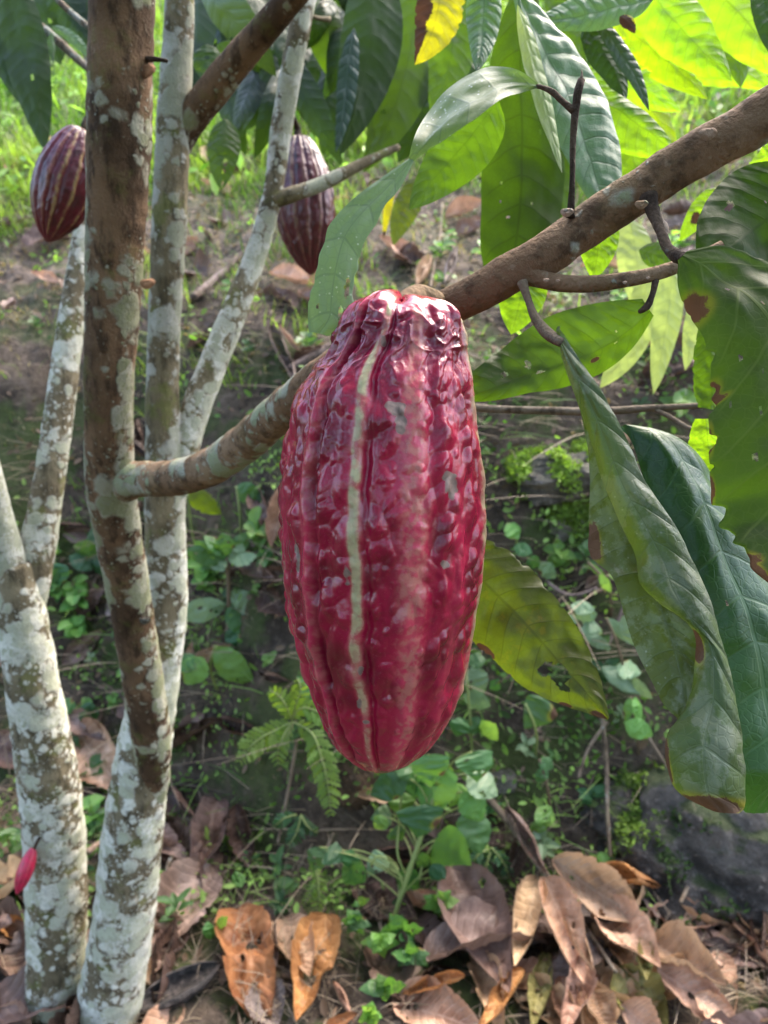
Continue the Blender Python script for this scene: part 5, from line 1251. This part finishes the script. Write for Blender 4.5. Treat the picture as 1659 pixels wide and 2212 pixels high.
stem(o, [(905, 1900, DV), (925, 1840, DV), (945, 1815, DV)], STEM, 5); stem(o, [(690, 2000, DV + .05), (688, 1930, DV + .03), (682, 1880, DV + .02)], STEM, 5)
# three-leaved sprouts beside the lower stem
for cx, cy, r, mm, lb in [(945, 1950, 46, PL_light, 'four leaved bright sprout on top of the smooth mauve leaf'), (870, 2010, 56, PL_green, 'bushy green sprout beside the lower vine stem'), (820, 2035, 40, PL_light, 'yellow green sprout at the foot of the vine stem'),
                          (830, 2130, 50, PL_green, 'green sprout at the bottom next to the vine stem'), (800, 2190, 36, PL_light, 'small bright sprout at the very bottom by the vine'), (770, 1990, 36, PL_green, 'little sprout left of the vine above the litter'),
                          (775, 1950, 24, PL_light, 'two leaved seedling below the yellow spotted leaf'), (890, 2060, 44, PL_green, 'green sprout left of the mauve leaf tip')]:
    D = dep(cx, cy, .07)
    o = thing('sprout', P(cx, cy + 10, D + .05), lb, 'plant')
    stem(o, [(cx + 4, cy + 50, D + .05), (cx, cy, D)], STEM, 4)
    k = 2 if r == 24 else rng.integers(4, 7)
    a0 = rng.uniform(0, 6.28)
    for j in range(k):
        a = a0 + j * 2 * math.pi / k + rng.normal(0, .25); q = r * rng.uniform(.75, 1.15)
        pleaf(o, cx, cy, cx + q * math.cos(a), cy + q * .8 * math.sin(a), q * .72, D, mm, 'heart', d1=D + rng.uniform(-.015, .02))

# ferns
def fern(x, y, fronds, label, off=.07, mat=PL_fern):
    D = dep(x, y, off)
    o = thing('fern', P(x, y, D + .03), label, 'fern')
    for pts, w in fronds:
        c = catmull([(a, b_, D + dd) for a, b_, dd in pts], 60)
        B = Bag()
        T = np.gradient(c[:, :2], axis=0); T /= np.linalg.norm(T, axis=1)[:, None]
        L = np.concatenate([[0], np.cumsum(np.linalg.norm(np.diff(c[:, :2], axis=0), axis=1))]); u = L / L[-1]
        np_ = max(9, int(L[-1] / 11))
        for k in range(np_):
            uu = .06 + .93 * k / np_; i = np.interp(uu, u, np.arange(60)); i0 = int(i)
            ctr = c[i0]; t = T[i0]; lw = w * math.sin(math.pi * (uu * .86 + .12)) ** .8
            for sgn in (1, -1):
                nrm = np.array([t[1], -t[0]]) * sgn
                dirn = nrm * .9 + t * .45 + rng.normal(0, .06, 2)
                m_ = 15; q = np.linspace(0, 1, m_)
                wid = lw * .20 * np.sin(math.pi * np.clip(q * .9 + .08, 0, 1)) ** .7 * (1 + .55 * np.sin(q * 24))
                cx_, cy_ = ctr[0] + dirn[0] * lw * q, ctr[1] + dirn[1] * lw * q + lw * .12 * q * q
                cd = ctr[2] + .01 * q * rng.normal(0, 1)
                a = P(cx_ + t[0] * wid, cy_ + t[1] * wid, cd); b_ = P(cx_ - t[0] * wid, cy_ - t[1] * wid, cd + .002)
                B.add(np.stack([a, b_], 1).reshape(-1, 3), grid(m_, 2), np.stack([np.repeat(q, 2), np.tile([.3, .7], m_)], -1))
        fo = bagput(B, 'frond', mat, o)
        V, F, uv, li = pxtube([(p[0], p[1], 5 * (1 - .6 * j / 12), p[2], 0) for j, p in enumerate(c[::5])], step=.006, nr=6, rough=0)
        put('rachis', V, F, STEM, fo, uv=uv)
fern(625, 1540, [([(630, 1560, 0), (600, 1575, -.02), (555, 1600, -.03), (512, 1655, -.02)], 34), ([(632, 1560, 0), (612, 1590, -.02), (600, 1625, -.02), (602, 1660, -.01)], 26), ([(632, 1560, 0), (670, 1580, -.03), (695, 1640, -.04), (716, 1775, -.03)], 34),
                 ([(630, 1555, 0), (615, 1520, -.02), (600, 1500, -.02), (575, 1490, -.01)], 26), ([(630, 1555, 0), (650, 1530, -.02), (690, 1540, -.02), (715, 1580, -.01)], 30), ([(630, 1555, 0), (640, 1520, -.02), (650, 1490, -.03), (640, 1460, -.02)], 24)], 'yellow green fern with drooping fronds left of the pod tip')
fern(640, 1790, [([(650, 1760, 0), (640, 1800, -.01), (620, 1830, -.01)], 22), ([(650, 1760, 0), (670, 1790, -.01), (690, 1800, 0)], 18), ([(640, 1760, 0), (610, 1770, -.01), (590, 1790, 0)], 18)], 'small dark green fern under the drooping fern', .04, PL_deep)
fern(690, 1920, [([(682, 1870, 0), (690, 1920, -.01), (680, 1985, -.01)], 20), ([(690, 1880, 0), (670, 1930, -.01), (650, 1960, 0)], 14)], 'narrow bright fern hanging above the orange leaves', .05)
fern(1070, 1870, [([(1060, 1830, 0), (1085, 1860, -.01), (1105, 1910, -.01)], 20), ([(1060, 1840, 0), (1050, 1880, -.01), (1060, 1920, 0)], 18), ([(1055, 1835, 0), (1030, 1850, -.01), (1020, 1880, 0)], 18)], 'dark fine fern left of the withered shoot', .04, PL_deep)

# ================================================================== MOSS, GRASS, WEEDS (countless)
def veg_mat(name, tfac=.4):
    s = Sh(name); c = s.attr('tint', 'Color')
    bs = s.pbsdf(c, .55, None, .3); tr = s.n('BsdfTranslucent', i={'Color': s.mix(1.0, c, (1.6, 1.9, .8), 'MULTIPLY')})
    return s.done(s.n('MixShader', i={0: tfac, 1: bs, 2: tr.outputs[0]}).outputs[0])
VEG = veg_mat('fine greenery')
def sample(n, xr, yr, mask):
    x = rng.uniform(*xr, n); y = rng.uniform(*yr, n)
    p = np.stack([x, y, h_ground(x, y)], -1)
    k = mask(p); return p[k]
def blades(p, length, width, lean, tint, seg=3, jit=.5, tcol=.35):
    """curved grass-like blades rooted at p"""
    n = len(p); nn = gnormal(p)
    a = rng.uniform(0, 2 * math.pi, n); out = np.stack([np.cos(a), np.sin(a), 0 * a], -1)
    L = length * rng.uniform(1 - jit, 1 + jit, n); W = width * rng.uniform(.7, 1.3, n)
    up = nn * .5 + np.array([0, 0, .5]); side = np.cross(out, up); side /= np.linalg.norm(side, axis=1)[:, None]
    ln = lean * rng.uniform(.3, 1.5, n)
    q = np.linspace(0, 1, seg + 1)
    c = p[:, None] + (up[:, None] * (q[None, :, None] - .35 * (ln[:, None] * q ** 2)[..., None]) + out[:, None] * (ln[:, None] * q ** 1.7)[..., None]) * L[:, None, None]
    w = W[:, None] * (1 - q ** 1.6)[None] + .0002
    V = np.stack([c - side[:, None] * w[..., None], c + side[:, None] * w[..., None]], 2)
    F0 = grid(seg + 1, 2); F = (F0[None] + (np.arange(n) * (seg + 1) * 2)[:, None, None]).reshape(-1, 4)
    t = tint(p) * (1 + tcol * rng.normal(0, 1, n))[:, None].clip(.3, 2)
    return V.reshape(-1, 3), F, np.repeat(np.clip(t, .004, .9), (seg + 1) * 2, 0)
def leaflets(p, size, asp, tint, up=.5, tcol=.35):
    n = len(p); nn = gnormal(p) + rng.normal(0, up, (n, 3)); nn /= np.linalg.norm(nn, axis=1)[:, None]
    r = rng.normal(0, 1, (n, 3)); a = np.cross(nn, r); a /= np.linalg.norm(a, axis=1)[:, None]; b = np.cross(nn, a)
    L = size * rng.uniform(.5, 1.4, n); W = L * asp
    prof = np.array([(0, 0, 0), (.3, .8, .05), (.65, .75, .08), (1, 0, 0), (.65, -.75, .08), (.3, -.8, .05)])
    V = p[:, None] + a[:, None] * (prof[None, :, 0:1] * L[:, None, None]) + b[:, None] * (prof[None, :, 1:2] * W[:, None, None] * .5) + nn[:, None] * (prof[None, :, 2:3] * L[:, None, None])
    base = (np.arange(n) * 6)[:, None]
    F = np.concatenate([base + np.array([[0, 1, 2, 3]]), base + np.array([[0, 3, 4, 5]])])
    t = tint(p) * (1 + tcol * rng.normal(0, 1, n))[:, None].clip(.3, 2)
    return V.reshape(-1, 3), F, np.repeat(np.clip(t, .004, .9), 6, 0)
ptn = lambda p, s, sd: perlin(p * s, sd)
def stuff(name, label_parts):
    V = np.concatenate([a[0] for a in label_parts]); o = 0; Fs = []
    for a in label_parts: Fs.append(a[1] + o); o += len(a[0])
    return put(name, V, np.concatenate(Fs), VEG, None, attrs={'tint': np.concatenate([a[2] for a in label_parts])}, kind='stuff', smooth=False)
# moss: short tufts over the bank and stones
mk = lambda p: (ptn(p, 6.5, 51) + .5 * ptn(p, 19, 52) + .25 * sstep(-.2, .3, p[:, 0]) + rng.normal(0, .16, len(p)) - .3 * sstep(1.65, 2.0, p[:, 1]) > .02)
p = sample(260000, (-1.3, 1.3), (1.02, 2.1), mk)
# little weeds strewn over the bank, each a plant of its own
wp = []
for i in range(7):
    B = Bag(); k = rng.integers(4, 9)
    for j in range(k):
        L, W = rng.uniform(.018, .036), rng.uniform(.007, .012) * (1.3 if i % 2 else .8)
        z = rng.uniform(.008, .045); a = j * 2.4 + rng.normal(0, .3)
        V, F, uv = dry_geo(L, W, curl=.35, bend=rng.uniform(-.9, .1), wav=.002, seed=600 + i * 10 + j, rag=.12, n=14, m=8, fold=.12)
        M = frame(np.array([.004 * math.cos(a), .004 * math.sin(a), z]), np.array([math.cos(a), math.sin(a), rng.uniform(-.1, .6)]), np.array([0, 0, 1.0]))
        B.add(V @ M[:3, :3].T + M[:3, 3], F[:, ::-1] if False else F, uv)
    c = np.array([[0, 0, -.01], [.001, 0, .02], [0, .002, .046]]); V, F, uv = tube(catmull(c[:, [2, 0, 1]], 6)[:, [1, 2, 0]], np.full(6, .0011), nr=6, rough=0, cap=False)
    B.add(V, F, np.full((len(V), 2), .1))
    me = mesh('weed', np.concatenate(B.V), np.concatenate(B.F4), [PL_green, PL_light, PL_deep, PL_green, PL_pale, PL_light, PL_green][i], uv=np.concatenate(B.U), attrs={'arch': np.full(B.n, .2)})
    wp.append(me)
n_ = 0
while n_ < 150:
    p = np.array([rng.uniform(-.95, 1.0), rng.uniform(1.02, 2.1), 0.]); p[2] = h_ground(p[0], p[1])
    if ptn(p[None], 3.2, 78)[0] + rng.normal(0, .25) < -.05: continue
    nn = gnormal(p[None])[0] * .45 + np.array([0, -.25, .8]); a = rng.uniform(0, 6.28)
    place('weed', wp[rng.integers(7)], frame(p, np.cross(nn, [math.cos(a), math.sin(a), .1]), nn, rng.uniform(.6, 1.35)), 'small leafy weed rooted in the bank among moss and roots', 'weed', 'small weeds on the bank')
    n_ += 1
mt = lambda p: np.array([.030, .062, .010]) + (np.array([.21, .30, .05]) - np.array([.030, .062, .010])) * sstep(-.1, .9, ptn(p, 8, 53) + .9 * sstep(.3, .75, p[:, 2]))[:, None]
stuff('moss', [leaflets(p + gnormal(p) * rng.uniform(0, .012, len(p))[:, None], .0085, .5, mt, .8)])
rk = [o for o in bpy.data.objects if o.name.startswith('rock')]
mv = []
for o in rk[:2] + rk[2:4]:
    M = np.array(o.matrix_world); v = np.array([q.co[:] for q in o.data.vertices]) @ M[:3, :3].T + M[:3, 3]
    nv = np.array([q.normal[:] for q in o.data.vertices]) @ M[:3, :3].T
    k = (nv[:, 2] > -.1) & (fbm(v * 14, 3, 57) + .15 * (o in rk[2:4]) - 1.6 * (v[:, 0] - .38) * (o is rk[0]) > .15)
    mv.append(np.repeat(v[k], 7, 0))
mv = np.concatenate(mv); mv = mv + rng.normal(0, .004, mv.shape)
stuff('moss', [leaflets(mv, .009, .5, mt, .8)])
# grass
gm = lambda p: (ptn(p, 2.2, 61) + .6 * ptn(p, 7, 62) + .55 * np.clip(p[:, 1] - 2.35, -.8, 1.2) + .1 * sstep(.0, -.6, p[:, 0]) + rng.normal(0, .2, len(p)) > .16)
gt = lambda p: np.array([.05, .10, .014]) + (np.array([.19, .25, .05]) - np.array([.05, .10, .014])) * sstep(-.5, .8, ptn(p, 3.1, 63))[:, None]
p1 = sample(60000, (-2.0, 2.0), (1.6, 3.4), gm)
p2 = sample(50000, (-4.2, 4.2), (2.8, 7.0), lambda p: ptn(p, 1.3, 66) + rng.normal(0, .3, len(p)) + np.clip(p[:, 1] - 3.2, -1, .5) > -.35)
stuff('grass', [blades(p1, .055, .0016, .8, gt), blades(p2, .11, .0042, .8, lambda p: gt(p) * 1.25, seg=2)])
# broad-leaved weeds
wm = lambda p: (ptn(p, 3.0, 71) + .6 * ptn(p, 9, 72) + rng.normal(0, .2, len(p)) - .25 * sstep(1.6, 1.8, p[:, 1]) > .12)
wt = lambda p: np.array([.055, .125, .022]) + (np.array([.24, .36, .085]) - np.array([.055, .125, .022])) * sstep(-.6, .8, ptn(p, 5, 73))[:, None]
p1 = sample(15000, (-1.6, 1.6), (1.05, 3.3), wm); p2 = sample(20000, (-4.2, 4.2), (2.6, 8.0), lambda p: ptn(p, 1.1, 75) + rng.normal(0, .3, len(p)) > -.2)
p3 = sample(11000, (-.8, .95), (1.02, 1.6), lambda p: ptn(p, 7, 77) + rng.normal(0, .25, len(p)) > .05)
stuff('ground_cover', [leaflets(p3 + gnormal(p3) * rng.uniform(.002, .03, len(p3))[:, None], .013, .6, wt, .6), blades(sample(2600, (-.8, .9), (1.05, 1.7), lambda p: ptn(p, 6, 79) > .1), .045, .0012, 1.6, wt), leaflets(p1 + gnormal(p1) * rng.uniform(.003, .03, len(p1))[:, None], .020, .55, wt, .5), leaflets(p2 + np.array([0, 0, 1]) * rng.uniform(0, .09, len(p2))[:, None], .055, .5, lambda p: wt(p) * 1.2, .6)])
# dry rootlets, straw and crumbs on the bare earth
p = sample(34000, (-1.6, 1.6), (.75, 3.5), lambda p: ptn(p, 5, 81) + rng.normal(0, .3, len(p)) > -.05)
sc_t = lambda p: np.array([.20, .155, .115]) * (1 + .5 * ptn(p, 30, 83))[:, None]
stuff('straw', [blades(sample(500, (-.8, .9), (1.1, 1.6), lambda p: ptn(p, 3, 87) > -.1), .11, .0011, 1.9, sc_t, seg=6), blades(p, .038, .0007, 2.2, sc_t, seg=4), leaflets(sample(22000, (-1.7, 1.7), (.75, 3.6), lambda p: ptn(p, 4, 85) > -.3), .021, .5, lambda p: np.array([.15, .10, .07]) * np.ones((len(p), 1)), .4)])

# ================================================================== CAMERA AND DAYLIGHT
cam = bpy.data.cameras.new('camera')
co = bpy.data.objects.new('camera', cam); COL.objects.link(co)
co.location = CAM; co.rotation_euler = (rad(90) - PITCH, 0, 0)
cam.sensor_fit = 'VERTICAL'; cam.sensor_height = 36; cam.lens = 26
cam.clip_start = .02; cam.clip_end = 500
cam.dof.use_dof = True; cam.dof.focus_distance = .30; cam.dof.aperture_fstop = 15
SC.camera = co

SUN_EL, SUN_AZ = rad(52), rad(38)        # azimuth from +Y towards +X
w = bpy.data.worlds.new('World'); SC.world = w; w.use_nodes = True
nt = w.node_tree; nt.nodes.clear()
sky = nt.nodes.new('ShaderNodeTexSky'); sky.sky_type = 'NISHITA'; sky.sun_disc = False
sky.sun_elevation = SUN_EL; sky.sun_rotation = SUN_AZ; sky.air_density = 1.0; sky.dust_density = 4.0; sky.ozone_density = .4
bg = nt.nodes.new('ShaderNodeBackground'); bg.inputs[1].default_value = .15
wo = nt.nodes.new('ShaderNodeOutputWorld')
nt.links.new(sky.outputs[0], bg.inputs[0]); nt.links.new(bg.outputs[0], wo.inputs[0])
sl = bpy.data.lights.new('sun', 'SUN'); sl.energy = .9; sl.angle = rad(55); sl.color = (1, .96, .88)
so = bpy.data.objects.new('sun', sl); COL.objects.link(so)
dv = Vector((math.sin(SUN_AZ) * math.cos(SUN_EL), math.cos(SUN_AZ) * math.cos(SUN_EL), math.sin(SUN_EL)))
so.location = dv * 20; so.rotation_euler = dv.to_track_quat('Z', 'Y').to_euler()
SC.view_settings.view_transform = 'Standard'; SC.view_settings.look = 'None'; SC.view_settings.gamma = 1; SC.view_settings.exposure = 2.85
SC.render.engine = 'CYCLES'
SC.cycles.use_denoising = True
SC.cycles.max_bounces = 8; SC.cycles.transmission_bounces = 6; SC.cycles.diffuse_bounces = 4; SC.cycles.glossy_bounces = 3
SC.cycles.caustics_reflective = False; SC.cycles.caustics_refractive = False
SC.cycles.sample_clamp_indirect = 6
